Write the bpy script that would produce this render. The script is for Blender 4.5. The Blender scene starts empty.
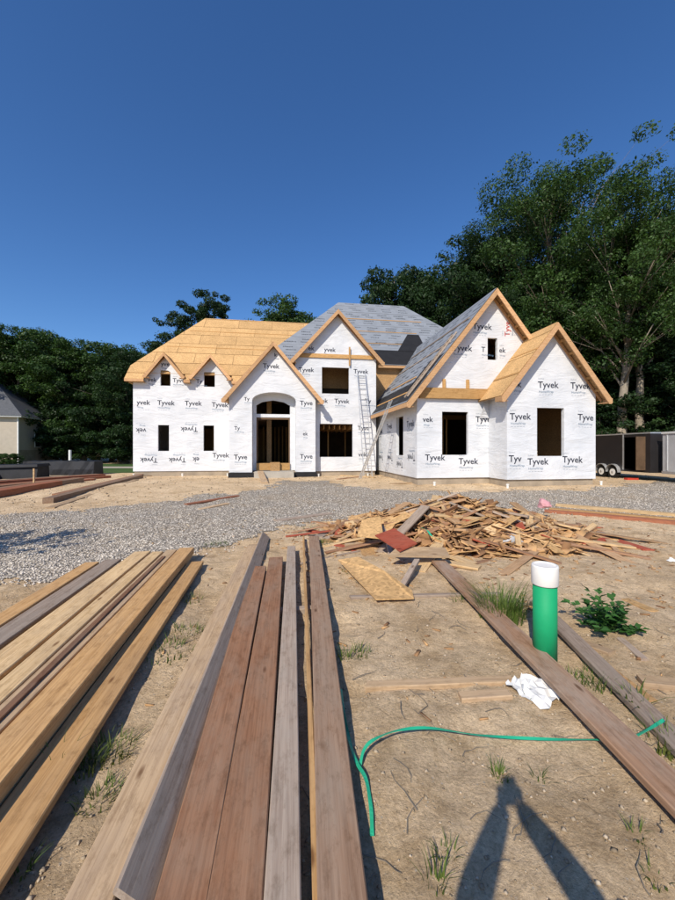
import bpy, bmesh, math, random
import numpy as np
from mathutils import Vector, Matrix, Euler
from mathutils.geometry import tessellate_polygon
R = math.radians
rnd = random.Random(7)
scene = bpy.context.scene
col = scene.collection
# ------------------------------------------------------------------ camera, sky, sun, exposure
CAM_H = 1.85
cam_d = bpy.data.cameras.new('camera'); cam = bpy.data.objects.new('camera', cam_d); col.objects.link(cam)
cam.location = (0, 0, CAM_H); cam.rotation_euler = (R(90), 0, 0)
cam_d.sensor_fit = 'VERTICAL'; cam_d.sensor_height = 24.0; cam_d.lens = 24.0*380/900
cam_d.clip_start = 0.02; cam_d.clip_end = 3000
scene.camera = cam
SUN_EL, SUN_AZ = R(38.9), R(23.85)          # light travels towards +Y, swung to +X by SUN_AZ
w = bpy.data.worlds.new('World'); scene.world = w; w.use_nodes = True
nt = w.node_tree; bg = nt.nodes['Background']
sky = nt.nodes.new('ShaderNodeTexSky'); sky.sky_type = 'NISHITA'; sky.sun_disc = False
sky.sun_elevation = SUN_EL; sky.sun_rotation = math.pi + SUN_AZ
sky.air_density = 1.0; sky.dust_density = 0.5; sky.ozone_density = 6.0; sky.altitude = 200
hs_ = nt.nodes.new('ShaderNodeHueSaturation'); hs_.inputs['Saturation'].default_value = 1.15; hs_.inputs['Hue'].default_value = 0.505
nt.links.new(sky.outputs[0], hs_.inputs['Color']); nt.links.new(hs_.outputs[0], bg.inputs[0]); bg.inputs[1].default_value = 0.148
sun_d = bpy.data.lights.new('sun', 'SUN'); sun = bpy.data.objects.new('sun', sun_d); col.objects.link(sun)
sun_d.energy = 4.9; sun_d.angle = R(0.55); sun_d.color = (1, 0.915, 0.78)
ldir = Vector((math.sin(SUN_AZ)*math.cos(SUN_EL), math.cos(SUN_AZ)*math.cos(SUN_EL), -math.sin(SUN_EL)))
sun.rotation_euler = ldir.to_track_quat('-Z', 'Y').to_euler(); sun.location = (-20, -40, 40)
vs = scene.view_settings
vs.view_transform = 'Standard'; vs.look = 'None'; vs.gamma = 1; vs.exposure = 0.0; vs.use_curve_mapping = False
scene.render.resolution_x, scene.render.resolution_y = 768, 1024

# ------------------------------------------------------------------ materials
def mat(name, rough=0.85, spec=0.25):
    m = bpy.data.materials.new(name); m.use_nodes = True
    b = m.node_tree.nodes['Principled BSDF']; b.inputs['Roughness'].default_value = rough
    b.inputs['Specular IOR Level'].default_value = spec
    return m, m.node_tree, b
def nd(nt, t, **kw):
    n = nt.nodes.new('ShaderNode'+t)
    for k, v in kw.items():
        if k in n.inputs.keys(): n.inputs[k].default_value = v
        else: setattr(n, k, v)
    return n
def ramp(nt, src, stops):
    r = nt.nodes.new('ShaderNodeValToRGB'); e = r.color_ramp.elements
    while len(e) < len(stops): e.new(0.5)
    for i, (p, c) in enumerate(stops): e[i].position = p; e[i].color = (*c, 1) if len(c) == 3 else c
    nt.links.new(src, r.inputs[0]); return r.outputs[0]
def coords(nt, scale=(1,1,1), kind='Object', rand=False):
    tc = nt.nodes.new('ShaderNodeTexCoord'); mp = nt.nodes.new('ShaderNodeMapping')
    mp.inputs['Scale'].default_value = scale; nt.links.new(tc.outputs[kind], mp.inputs[0])
    if rand:
        oi = nt.nodes.new('ShaderNodeObjectInfo'); mm = nd(nt, 'Math', operation='MULTIPLY'); mm.inputs[1].default_value = 57.3
        nt.links.new(oi.outputs['Random'], mm.inputs[0]); nt.links.new(mm.outputs[0], mp.inputs['Location'])
    return mp.outputs[0]
def noise(nt, vec, scale, detail=4, rough=0.55, dist=0):
    n = nd(nt, 'TexNoise', Scale=scale, Detail=detail, Roughness=rough, Distortion=dist); nt.links.new(vec, n.inputs['Vector']); return n.outputs['Fac']
def mixc(nt, a, b, fac, mode='MIX'):
    m = nt.nodes.new('ShaderNodeMix'); m.data_type = 'RGBA'; m.blend_type = mode
    for i, x in ((6, a), (7, b)):
        if isinstance(x, tuple): m.inputs[i].default_value = (*x, 1)
        else: nt.links.new(x, m.inputs[i])
    if isinstance(fac, float): m.inputs[0].default_value = fac
    else: nt.links.new(fac, m.inputs[0])
    return m.outputs[2]
def bump(nt, b, h, strength=0.4, dist=0.02, prev=None):
    n = nd(nt, 'Bump', Strength=strength, Distance=dist); nt.links.new(h, n.inputs['Height'])
    if prev is not None: nt.links.new(prev, n.inputs['Normal'])
    nt.links.new(n.outputs[0], b.inputs['Normal']); return n.outputs[0]
def plain(name, c, rough=0.7, var=0.15, scale=3.0, spec=0.25, metal=0):
    m, nt, b = mat(name, rough, spec); b.inputs['Metallic'].default_value = metal
    v = coords(nt, rand=True)
    f = noise(nt, v, scale, 5, 0.65)
    nt.links.new(ramp(nt, f, [(0.3, tuple(x*(1-var) for x in c)), (0.7, tuple(min(1, x*(1+var)) for x in c))]), b.inputs['Base Color'])
    bump(nt, b, noise(nt, v, scale*8, 3), 0.15, 0.01)
    return m
def wood(name, a, bcol, gray=0.0, graycol=(0.27, 0.24, 0.21), knots=True, spec=0.2, grain=1.0):
    m, nt, b = mat(name, 0.8, spec)
    v = coords(nt, (0.55, 9, 9), rand=True)
    g1 = noise(nt, v, 3.0, 6, 0.6, 0.6)
    v2 = coords(nt, (0.9, 38, 38), rand=True)
    g2 = noise(nt, v2, 2.2, 4, 0.6)
    c = ramp(nt, g1, [(0.28, a), (0.72, bcol)])
    dark = ramp(nt, g2, [(0.36, (0.55, 0.5, 0.47)), (0.56, (1, 1, 1))])
    c = mixc(nt, c, dark, 0.5*grain, 'MULTIPLY')
    v3 = coords(nt, (0.7, 2.2, 2.2), rand=True)
    st = ramp(nt, noise(nt, v3, 2.0, 5, 0.7), [(0.42, (0, 0, 0)), (0.68, (1, 1, 1))])
    if gray > 0:
        mm = nd(nt, 'Math', operation='MULTIPLY'); mm.inputs[1].default_value = gray; nt.links.new(st, mm.inputs[0])
        c = mixc(nt, c, graycol, mm.outputs[0])
    dn = ramp(nt, noise(nt, coords(nt, (3, 6, 6), rand=True), 2.5, 6, 0.75), [(0.5, (1, 1, 1)), (0.70, (0.55, 0.50, 0.44))])
    c = mixc(nt, c, dn, 0.7, 'MULTIPLY')
    if knots:
        vo = nd(nt, 'TexVoronoi', Scale=1.0, feature='F1'); nt.links.new(coords(nt, (1.7, 5.5, 5.5), rand=True), vo.inputs['Vector'])
        k = ramp(nt, vo.outputs['Distance'], [(0.05, (0.25, 0.15, 0.09)), (0.11, (1, 1, 1))])
        c = mixc(nt, c, k, 0.8, 'MULTIPLY')
    oi = nt.nodes.new('ShaderNodeObjectInfo'); hs = nt.nodes.new('ShaderNodeHueSaturation')
    mr = nd(nt, 'MapRange'); mr.inputs[3].default_value = 0.78; mr.inputs[4].default_value = 1.18
    nt.links.new(oi.outputs['Random'], mr.inputs[0]); nt.links.new(mr.outputs[0], hs.inputs['Value']); nt.links.new(c, hs.inputs['Color'])
    nt.links.new(hs.outputs[0], b.inputs['Base Color'])
    p = bump(nt, b, g2, 0.25*grain, 0.004); bump(nt, b, g1, 0.2, 0.006, p)
    return m
def osb(name, c, var=0.25):
    m, nt, b = mat(name, 0.85, 0.15)
    v = coords(nt, rand=True)
    vo = nd(nt, 'TexVoronoi', Scale=24.0); nt.links.new(coords(nt, (1, 1, 1.5), rand=True), vo.inputs['Vector'])
    c1 = ramp(nt, vo.outputs['Color'], [(0.1, tuple(x*(1-var) for x in c)), (0.9, tuple(x*(1+var) for x in c))])
    c2 = ramp(nt, noise(nt, v, 0.9, 5, 0.7), [(0.3, (0.84, 0.82, 0.78)), (0.7, (1.08, 1.06, 1.03))])
    cc = mixc(nt, c1, c2, 1.0, 'MULTIPLY')
    oi = nt.nodes.new('ShaderNodeObjectInfo'); hs = nt.nodes.new('ShaderNodeHueSaturation')
    mr = nd(nt, 'MapRange'); mr.inputs[3].default_value = 0.9; mr.inputs[4].default_value = 1.08
    nt.links.new(oi.outputs['Random'], mr.inputs[0]); nt.links.new(mr.outputs[0], hs.inputs['Value']); nt.links.new(cc, hs.inputs['Color'])
    nt.links.new(hs.outputs[0], b.inputs['Base Color'])
    bump(nt, b, vo.outputs['Distance'], 0.15, 0.004)
    return m
def wrapmat():
    m, nt, b = mat('house_wrap', 0.55, 0.3)
    v = coords(nt, (0.6, 0.6, 1.6))
    f = noise(nt, v, 1.3, 6, 0.6, 0.8)
    nt.links.new(ramp(nt, noise(nt, coords(nt), 0.8, 6, 0.6), [(0.3, (0.56, 0.58, 0.61)), (0.62, (0.68, 0.69, 0.71))]), b.inputs['Base Color'])
    p = bump(nt, b, f, 0.9, 0.07)
    wv = nd(nt, 'TexWave', Scale=0.55, Distortion=6.0, Detail=3.0, bands_direction='Z'); nt.links.new(coords(nt, (0.25, 0.25, 1)), wv.inputs['Vector'])
    rr = ramp(nt, wv.outputs['Fac'], [(0.93, (0, 0, 0)), (0.97, (1, 1, 1)), (1.0, (0, 0, 0))])
    bump(nt, b, rr, 0.16, 0.03, p)
    return m
def foliage(name, a, bcol, trans=0.25):
    m, nt, b = mat(name, 0.55, 0.3)
    g = nt.nodes.new('ShaderNodeNewGeometry')
    f = noise(nt, coords(nt, rand=True), 0.35, 3)
    c = ramp(nt, f, [(0.3, a), (0.7, bcol)])
    ri = ramp(nt, g.outputs['Random Per Island'], [(0.0, (0.6, 0.62, 0.55)), (1.0, (1.35, 1.3, 1.2))])
    c = mixc(nt, c, ri, 1.0, 'MULTIPLY')
    nt.links.new(c, b.inputs['Base Color'])
    t = nt.nodes.new('ShaderNodeBsdfTranslucent'); nt.links.new(mixc(nt, c, (1.3, 1.35, 0.5), 1.0, 'MULTIPLY'), t.inputs[0])
    ms = nt.nodes.new('ShaderNodeMixShader'); ms.inputs[0].default_value = trans
    nt.links.new(b.outputs[0], ms.inputs[1]); nt.links.new(t.outputs[0], ms.inputs[2])
    nt.links.new(ms.outputs[0], nt.nodes['Material Output'].inputs[0])
    return m
def dirtmat():
    m, nt, b = mat('dry_dirt', 0.95, 0.1)
    v = coords(nt)
    big = ramp(nt, noise(nt, v, 0.45, 5, 0.6), [(0.3, (0.58, 0.425, 0.265)), (0.7, (0.76, 0.59, 0.395))])
    fine = ramp(nt, noise(nt, v, 9.0, 8, 0.75), [(0.3, (0.72, 0.69, 0.65)), (0.58, (1.08, 1.07, 1.05))])
    c = mixc(nt, big, fine, 1.0, 'MULTIPLY')
    md = ramp(nt, noise(nt, v, 1.9, 7, 0.7, 0.6), [(0.36, (0.80, 0.765, 0.71)), (0.5, (1, 1, 1)), (0.66, (1.12, 1.12, 1.12))])
    c = mixc(nt, c, md, 1.0, 'MULTIPLY')
    gr = ramp(nt, noise(nt, v, 55.0, 5, 0.7), [(0.33, (0.70, 0.67, 0.63)), (0.58, (1.06, 1.06, 1.05))])
    c = mixc(nt, c, gr, 0.9, 'MULTIPLY')
    vo = nd(nt, 'TexVoronoi', Scale=26.0); nt.links.new(v, vo.inputs['Vector'])
    peb = ramp(nt, vo.outputs['Distance'], [(0.10, (1, 1, 1)), (0.2, (0, 0, 0))])
    pm = nd(nt, 'Math', operation='MULTIPLY'); nt.links.new(peb, pm.inputs[0])
    nt.links.new(ramp(nt, noise(nt, v, 6, 3), [(0.5, (0, 0, 0)), (0.6, (0.7, 0.7, 0.7))]), pm.inputs[1])
    c = mixc(nt, c, (0.46, 0.42, 0.36), pm.outputs[0])
    sp = ramp(nt, noise(nt, v, 34.0, 6, 0.8), [(0.64, (0, 0, 0)), (0.72, (0.65, 0.65, 0.65))])
    c = mixc(nt, c, (0.16, 0.11, 0.065), sp)
    nt.links.new(c, b.inputs['Base Color'])
    p = bump(nt, b, noise(nt, v, 11.0, 9, 0.78), 0.9, 0.05)
    cr = nd(nt, 'TexVoronoi', Scale=5.5, feature='DISTANCE_TO_EDGE'); nt.links.new(mixc(nt, v, noise(nt, v, 5, 4), 0.12), cr.inputs['Vector'])
    crr = ramp(nt, cr.outputs['Distance'], [(0.0, (0, 0, 0)), (0.035, (1, 1, 1))])
    crm = mixc(nt, (1.0, 1.0, 1.0), crr, ramp(nt, noise(nt, v, 1.1, 3), [(0.48, (0, 0, 0)), (0.6, (1, 1, 1))]))
    p = bump(nt, b, crm, 0.4, 0.014, p)
    bump(nt, b, noise(nt, v, 70.0, 4, 0.7), 0.5, 0.008, p)
    return m
def gravelmat(name, c=(0.45, 0.40, 0.335)):
    m, nt, b = mat(name, 0.9, 0.2)
    v = coords(nt)
    vo = nd(nt, 'TexVoronoi', Scale=26.0); nt.links.new(v, vo.inputs['Vector'])
    c1 = ramp(nt, vo.outputs['Color'], [(0.1, tuple(x*0.6 for x in c)), (0.9, tuple(x*1.5 for x in c))])
    sh = ramp(nt, vo.outputs['Distance'], [(0.3, (1, 1, 1)), (0.75, (0.35, 0.33, 0.3))])
    c2 = mixc(nt, c1, sh, 1.0, 'MULTIPLY')
    dd = ramp(nt, noise(nt, v, 0.7, 5, 0.65), [(0.45, (0, 0, 0)), (0.75, (0.75, 0.75, 0.75))])
    c2 = mixc(nt, c2, (0.36, 0.28, 0.19), dd)
    nt.links.new(c2, b.inputs['Base Color'])
    iv = nd(nt, 'Math', operation='SUBTRACT'); iv.inputs[0].default_value = 1; nt.links.new(vo.outputs['Distance'], iv.inputs[1])
    bump(nt, b, iv.outputs[0], 1.0, 0.03)
    return m
def stonemat(name, a, b_):
    m, nt, b = mat(name, 0.9, 0.2)
    g = nt.nodes.new('ShaderNodeNewGeometry')
    nt.links.new(ramp(nt, g.outputs['Random Per Island'], [(0, a), (1, b_)]), b.inputs['Base Color']); return m

M = dict(
    wrap=wrapmat(), print=plain('print_ink', (0.035, 0.04, 0.06), 0.7), printblue=plain('print_blue', (0.10, 0.17, 0.26), 0.7),
    printfaint=plain('print_faint', (0.30, 0.33, 0.38), 0.7),
    printred=plain('print_red', (0.45, 0.06, 0.05), 0.7), printgray=plain('print_gray', (0.075, 0.085, 0.10), 0.7),
    osb=osb('osb_sheathing', (0.56, 0.355, 0.165)), osbdark=osb('osb_weathered', (0.42, 0.26, 0.125)),
    rake=wood('rake_pine', (0.54, 0.30, 0.14), (0.66, 0.42, 0.23)), redwood=wood('brown_scrap', (0.30, 0.15, 0.075), (0.42, 0.23, 0.12), 0.4),
    framing=wood('framing_pine', (0.46, 0.25, 0.09), (0.56, 0.33, 0.13)),
    beam=wood('beam_pine', (0.48, 0.27, 0.095), (0.60, 0.37, 0.16)),
    pine=wood('yellow_pine', (0.58, 0.38, 0.18), (0.72, 0.52, 0.29), 0.35, (0.36, 0.27, 0.18)),
    pineorange=wood('orange_pine', (0.48, 0.27, 0.105), (0.60, 0.37, 0.17), 0.3, (0.30, 0.20, 0.12)),
    weathered=wood('weathered_board', (0.24, 0.145, 0.09), (0.34, 0.225, 0.15), 0.7, (0.28, 0.215, 0.16)),
    redbrown=wood('red_brown_board', (0.22, 0.105, 0.056), (0.32, 0.17, 0.095), 0.6, (0.26, 0.18, 0.125)),
    plankbrown=wood('brown_plank', (0.25, 0.14, 0.08), (0.36, 0.22, 0.135), 0.7, (0.34, 0.27, 0.21)),
    greyboard=wood('grey_board', (0.33, 0.245, 0.185), (0.46, 0.365, 0.285), 0.7, (0.33, 0.28, 0.23)),
    tanboard=wood('tan_board', (0.45, 0.305, 0.175), (0.57, 0.41, 0.25), 0.5, (0.34, 0.25, 0.18)),
    redlam=wood('red_laminated_board', (0.30, 0.10, 0.05), (0.40, 0.16, 0.085), 0.3, (0.28, 0.17, 0.12)),
    scraptan=wood('scrap_tan', (0.40, 0.235, 0.12), (0.54, 0.35, 0.19), 0.4, (0.33, 0.24, 0.17)),
    scrapred=wood('scrap_red', (0.36, 0.07, 0.04), (0.46, 0.11, 0.06), 0.3, (0.3, 0.16, 0.11)),
    underlay=plain('grey_underlayment', (0.235, 0.255, 0.285), 0.6, 0.12, 1.5), felt=plain('black_felt', (0.018, 0.018, 0.02), 0.7, 0.2),
    block=plain('foundation_block', (0.33, 0.27, 0.20), 0.9, 0.25, 1.5), concrete=plain('concrete', (0.40, 0.37, 0.32), 0.9, 0.15, 2),
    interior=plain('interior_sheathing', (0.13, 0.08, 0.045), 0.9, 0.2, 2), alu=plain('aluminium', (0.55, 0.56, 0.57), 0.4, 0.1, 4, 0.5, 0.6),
    dirt=dirtmat(), gravel=gravelmat('gravel'), stone=stonemat('gravel_stone', (0.29, 0.25, 0.205), (0.74, 0.665, 0.57)),
    clod=stonemat('dirt_clod', (0.22, 0.165, 0.105), (0.50, 0.41, 0.30)), chip=stonemat('wood_chip', (0.20, 0.10, 0.05), (0.56, 0.34, 0.16)),
    lawn=plain('lawn_grass', (0.055, 0.10, 0.025), 0.9, 0.4, 4), path=plain('pale_path', (0.42, 0.37, 0.30), 0.9, 0.15, 2),
    bark=plain('bark', (0.20, 0.165, 0.125), 0.9, 0.35, 5), barklight=plain('bark_light', (0.30, 0.255, 0.20), 0.9, 0.3, 5),
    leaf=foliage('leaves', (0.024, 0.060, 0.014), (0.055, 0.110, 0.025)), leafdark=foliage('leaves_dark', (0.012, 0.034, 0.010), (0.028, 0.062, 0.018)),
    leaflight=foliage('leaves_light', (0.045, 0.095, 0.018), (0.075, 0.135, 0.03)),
    grass=foliage('grass_blades', (0.06, 0.12, 0.02), (0.14, 0.17, 0.045)), weed=foliage('weed_leaves', (0.030, 0.095, 0.022), (0.05, 0.14, 0.035)),
    pipegreen=plain('green_pvc', (0.010, 0.30, 0.12), 0.6, 0.12, 2, 0.25), pvc=plain('white_pvc', (0.74, 0.72, 0.68), 0.5, 0.08, 4, 0.4),
    strap=plain('green_strap', (0.02, 0.36, 0.20), 0.5, 0.15, 3, 0.4), paper=plain('white_paper', (0.74, 0.73, 0.70), 0.8, 0.06, 4),
    plastic=plain('grey_plastic', (0.45, 0.46, 0.48), 0.4, 0.15, 4, 0.4), pink=plain('pink_wrap', (0.55, 0.28, 0.30), 0.6, 0.2, 6),
    trailer=plain('dark_trailer', (0.022, 0.020, 0.021), 0.4, 0.15, 2, 0.4), silver=plain('silver_trailer', (0.55, 0.56, 0.57), 0.45, 0.12, 2, 0.5, 0.2),
    rubber=plain('rubber', (0.015, 0.015, 0.015), 0.8), white=plain('white_paint', (0.72, 0.72, 0.70), 0.5, 0.08), brown=plain('brown_panel', (0.11, 0.068, 0.04), 0.7, 0.25, 3),
    siding=plain('beige_siding', (0.46, 0.40, 0.32), 0.8, 0.06), shingle=plain('grey_shingle', (0.10, 0.105, 0.115), 0.9, 0.2, 6),
    glass=plain('dark_glass', (0.02, 0.025, 0.03), 0.1, 0.1, 1, 0.6), tarp=plain('black_tarp', (0.012, 0.013, 0.017), 0.65, 0.5, 2, 0.3),
    skin=plain('skin', (0.45, 0.27, 0.19), 0.6, 0.08), shirt=plain('shirt', (0.12, 0.16, 0.24), 0.9, 0.1), jeans=plain('jeans', (0.05, 0.07, 0.13), 0.9, 0.2), hair=plain('hair', (0.04, 0.025, 0.015), 0.7),
    red=plain('red_plastic', (0.45, 0.05, 0.03), 0.5),
)

# ------------------------------------------------------------------ helpers
class MB:
    def __init__(s): s.v = []; s.f = []
    def quad(s, *p):
        n = len(s.v); s.v += [tuple(q) for q in p]; s.f.append(tuple(range(n, n+len(p))))
    def hexa(s, b, t):
        n = len(s.v); s.v += [tuple(p) for p in b] + [tuple(p) for p in t]; k = len(b)
        s.f.append(tuple(n+k-1-i for i in range(k))); s.f.append(tuple(n+k+i for i in range(k)))
        for i in range(k): j = (i+1) % k; s.f.append((n+i, n+j, n+k+j, n+k+i))
    def box(s, x0, x1, y0, y1, z0, z1):
        s.hexa([(x0,y0,z0),(x1,y0,z0),(x1,y1,z0),(x0,y1,z0)], [(x0,y0,z1),(x1,y0,z1),(x1,y1,z1),(x0,y1,z1)])
    def prism(s, loops, v0, v1):
        """(u,z) outline with optional holes, extruded along v"""
        pl = [[Vector((a, b, 0)) for a, b in lp] for lp in loops]
        flat = [p for lp in loops for p in lp]; n = len(s.v); N = len(flat)
        s.v += [(a, v0, b) for a, b in flat] + [(a, v1, b) for a, b in flat]
        for t in tessellate_polygon(pl):
            a, b, c = (flat[i] for i in t)
            ar = (b[0]-a[0])*(c[1]-a[1])-(c[0]-a[0])*(b[1]-a[1])
            if abs(ar) < 1e-9: continue
            t = t if ar > 0 else t[::-1]
            s.f.append(tuple(n+i for i in t)); s.f.append(tuple(n+N+i for i in t[::-1]))
        o = 0
        for k, lp in enumerate(loops):
            m = len(lp); ar = sum(lp[i][0]*lp[(i+1)%m][1]-lp[(i+1)%m][0]*lp[i][1] for i in range(m))
            flip = (ar > 0) == (k == 0)
            for i in range(m):
                a, b = n+o+i, n+o+(i+1) % m
                s.f.append((a, a+N, b+N, b) if flip else (a, b, b+N, a+N))
            o += m
    def tube(s, pts, radii, k=8, cap=True):
        rings = []; pts = [Vector(p) for p in pts]; prev = None
        for i, p in enumerate(pts):
            d = (pts[min(i+1, len(pts)-1)]-pts[max(i-1, 0)]).normalized()
            if prev is None: a = d.orthogonal().normalized()
            else: a = (prev - d*prev.dot(d)).normalized()
            prev = a; b = d.cross(a); n = len(s.v); r = radii[i] if isinstance(radii, (list, tuple)) else radii
            for j in range(k):
                t = 2*math.pi*j/k; s.v.append(tuple(p + a*(r*math.cos(t)) + b*(r*math.sin(t))))
            rings.append(n)
        for a, b in zip(rings, rings[1:]):
            for j in range(k): q = (j+1) % k; s.f.append((a+j, a+q, b+q, b+j))
        if cap: s.f.append(tuple(rings[0]+k-1-j for j in range(k))); s.f.append(tuple(rings[-1]+j for j in range(k)))
    def mesh(s, name, smooth=False, off=(0,0,0)):
        me = bpy.data.meshes.new(name)
        me.from_pydata([(a-off[0], b-off[1], c-off[2]) for a, b, c in s.v], [], s.f)
        if smooth: me.shade_smooth()
        me.update(); return me
    def build(s, name, m, parent=None, smooth=False, off=(0,0,0)):
        return link(name, s.mesh(name, smooth, off), m, parent)
def link(name, me, m, parent=None):
    o = bpy.data.objects.new(name, me); col.objects.link(o)
    if m is not None and me is not None and not me.materials: me.materials.append(M[m] if isinstance(m, str) else m)
    if parent is not None: o.parent = parent
    return o
def tag(o, label=None, cat=None, group=None, kind=None):
    for k, v in (('label', label), ('category', cat), ('group', group), ('kind', kind)):
        if v: o[k] = v
    return o
def empty(name, loc, rz=0):
    o = bpy.data.objects.new(name, None); col.objects.link(o); o.location = loc; o.rotation_euler = (0, 0, rz); o.empty_display_size = 0.3; return o

# ------------------------------------------------------------------ terrain
nrs = np.random.RandomState(3)
WAV = []
for i in range(46):
    L = 0.13*(2.6/0.13)**(i/45.0); a = nrs.uniform(0, 2*np.pi)
    WAV.append((2*np.pi/L*np.cos(a), 2*np.pi/L*np.sin(a), nrs.uniform(0, 2*np.pi), 0.0055*L**0.55))
def gz(x, y):
    x = np.asarray(x, float); y = np.asarray(y, float)
    t = np.clip((y-11.5)/6.5, 0, 1); z = 0.25*t*t*(3-2*t)
    d = np.clip((30-np.hypot(x, y))/20, 0, 1)
    n = sum(A*np.sin(kx*x+ky*y+p) for kx, ky, p, A in WAV)
    n2 = 0.05*np.sin(0.31*x+1.1)*np.sin(0.27*y+0.4)*np.clip((np.hypot(x, y-1)-6)/6, 0, 1)
    return z + n*d*0.62 + n2*d
def g1(x, y): return float(gz(x, y))
def axis(lo, hi, step, far, grow):
    a = list(np.arange(lo, hi, step)); s = step; x = a[-1]
    while x < far[1]: s = min(s*grow, 60); x += s; a.append(x)
    s = step; x = lo; b = []
    while x > far[0]: s = min(s*grow, 60); x -= s; b.append(x)
    return np.array(b[::-1]+a)
XS = axis(-6.5, 7.5, 0.055, (-600, 600), 1.028); YS = axis(-1.0, 8.5, 0.055, (-250, 900), 1.022)
GX, GY = np.meshgrid(XS, YS); GZ = gz(GX, GY)
def gridmesh(name, sel, dz):
    ny, nx = GX.shape
    idx = -np.ones(ny*nx, int); c = np.argwhere(sel)
    q = np.stack([c[:, 0]*nx+c[:, 1], c[:, 0]*nx+c[:, 1]+1, (c[:, 0]+1)*nx+c[:, 1]+1, (c[:, 0]+1)*nx+c[:, 1]], 1)
    u = np.unique(q); idx[u] = np.arange(len(u))
    V = np.stack([GX.ravel()[u], GY.ravel()[u], GZ.ravel()[u]+dz], 1)
    return rawmesh(name, V, idx[q])
def rawmesh(name, V, Fq, smooth=True):
    me = bpy.data.meshes.new(name); n = Fq.shape[1]
    me.vertices.add(len(V)); me.vertices.foreach_set('co', np.asarray(V, np.float32).ravel())
    me.loops.add(Fq.size); me.loops.foreach_set('vertex_index', Fq.astype(np.int32).ravel())
    me.polygons.add(len(Fq)); me.polygons.foreach_set('loop_start', np.arange(0, Fq.size, n, dtype=np.int32))
    me.polygons.foreach_set('loop_total', np.full(len(Fq), n, np.int32))
    me.update(calc_edges=True)
    if smooth: me.shade_smooth()
    return me
tag(link('ground', gridmesh('ground', np.ones((len(YS)-1, len(XS)-1), bool), 0), 'dirt'), kind='structure')
def inpoly(px, py, poly):
    r = np.zeros(px.shape, bool); n = len(poly)
    for i in range(n):
        x1, y1 = poly[i]; x2, y2 = poly[(i+1) % n]
        with np.errstate(divide='ignore', invalid='ignore'):
            r ^= ((y1 > py) != (y2 > py)) & (px < (x2-x1)*(py-y1)/(y2-y1)+x1)
    return r
def wob(x, y, a=0.35):
    return a*(np.sin(2.1*x+1.3*y)+np.sin(3.7*y-1.9*x+1)+0.6*np.sin(7.3*x+5.1*y+2)+0.5*np.sin(11*y-13*x))/2
# gravel drive sweeping past the house, outline in metres on the ground
GRAV = [(-9.5, 3.6), (-5.3, 4.75), (-3.9, 5.6), (-2.9, 6.6), (-2.0, 7.6), (-1.3, 9.0), (-0.4, 9.9), (1.0, 10.6), (3.5, 11.2), (6.0, 11.3), (8.5, 10.6), (12, 10.4), (30, 9.5),
        (40, 20), (24, 20.5), (15.6, 18.6), (10.5, 15.6), (6.5, 15.4), (3.0, 15.6), (0.4, 16.6), (-0.6, 19.6), (-2.9, 19.8), (-3.0, 16.2), (-5.5, 13.6), (-8.5, 11.2), (-12, 9.0), (-16, 7.2)]
cx, cy = (GX[:-1, :-1]+GX[1:, 1:])/2, (GY[:-1, :-1]+GY[1:, 1:])/2
selg = inpoly(cx+wob(cx, cy), cy+wob(cy, cx), GRAV)
tag(link('gravel_drive', gridmesh('gravel_drive', selg, 0.012), 'gravel'), kind='structure')
LAWN = [(-60, 24), (-20, 24.5), (-13.4, 27), (-14, 44), (-60, 44)]
tag(link('lawn', gridmesh('lawn', inpoly(cx, cy, LAWN), 0.02), 'lawn'), kind='structure')
PATH = [(-60, 31.0), (-16, 33.0), (-15, 36), (-60, 34.5)]
tag(link('path', gridmesh('path', inpoly(cx, cy, PATH), 0.04), 'path'), kind='structure')

def scatter_stones(name, X, Y, S, m, flat=0.65, dz=0.3):
    n = len(X); base = np.array([(1,0,0),(0,1,0),(-1,0,0),(0,-1,0),(0,0,1),(0,0,-1)], float)
    rs = np.random.RandomState(len(X))
    V = base[None]*rs.uniform(0.6, 1.25, (n, 6, 1)); a = rs.uniform(0, 6.28, n); ca, sa = np.cos(a), np.sin(a)
    x = V[..., 0]*ca[:, None]-V[..., 1]*sa[:, None]; y = V[..., 0]*sa[:, None]+V[..., 1]*ca[:, None]
    st = rs.uniform(0.7, 1.3, n)
    W = np.stack([x*S[:, None]*st[:, None]+X[:, None], y*S[:, None]+Y[:, None], V[..., 2]*S[:, None]*flat+(gz(X, Y)+S*dz)[:, None]], -1)
    Fb = np.array([(0,1,4),(1,2,4),(2,3,4),(3,0,4),(1,0,5),(2,1,5),(3,2,5),(0,3,5)])
    Fq = (Fb[None]+6*np.arange(n)[:, None, None]).reshape(-1, 3)
    return link(name, rawmesh(name, W.reshape(-1, 3), Fq, False), m)
rs = np.random.RandomState(11)
Y = 3.6+rs.power(0.6, 150000)*14; X = rs.uniform(-1.15, 1.15, 150000)*Y
k = inpoly(X+wob(X, Y)*1.1+rs.normal(0, .12, len(X))*(1+3*rs.power(0.3, len(X))), Y+wob(Y, X)*1.1+rs.normal(0, .12, len(X))*(1+3*rs.power(0.3, len(X))), GRAV); X, Y = X[k][:42000], Y[k][:42000]
tag(scatter_stones('gravel_stones', X, Y, rs.uniform(0.010, 0.026, len(X)), 'stone', dz=0.55), 'loose grey gravel stones strewn over the drive', 'gravel', kind='stuff')
Y = 0.9+rs.power(0.8, 16000)*9; X = rs.uniform(-1.0, 1.05, 16000)*np.maximum(Y, 1.2)
S = 0.0035+0.014*rs.power(0.35, 16000)**2
Y2 = rs.uniform(8, 24, 9000); X2 = rs.uniform(-0.95, 1.0, 9000)*Y2; X = np.append(X, X2); Y = np.append(Y, Y2); S = np.append(S, 0.012+0.045*rs.power(0.3, 9000)**2)
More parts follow.
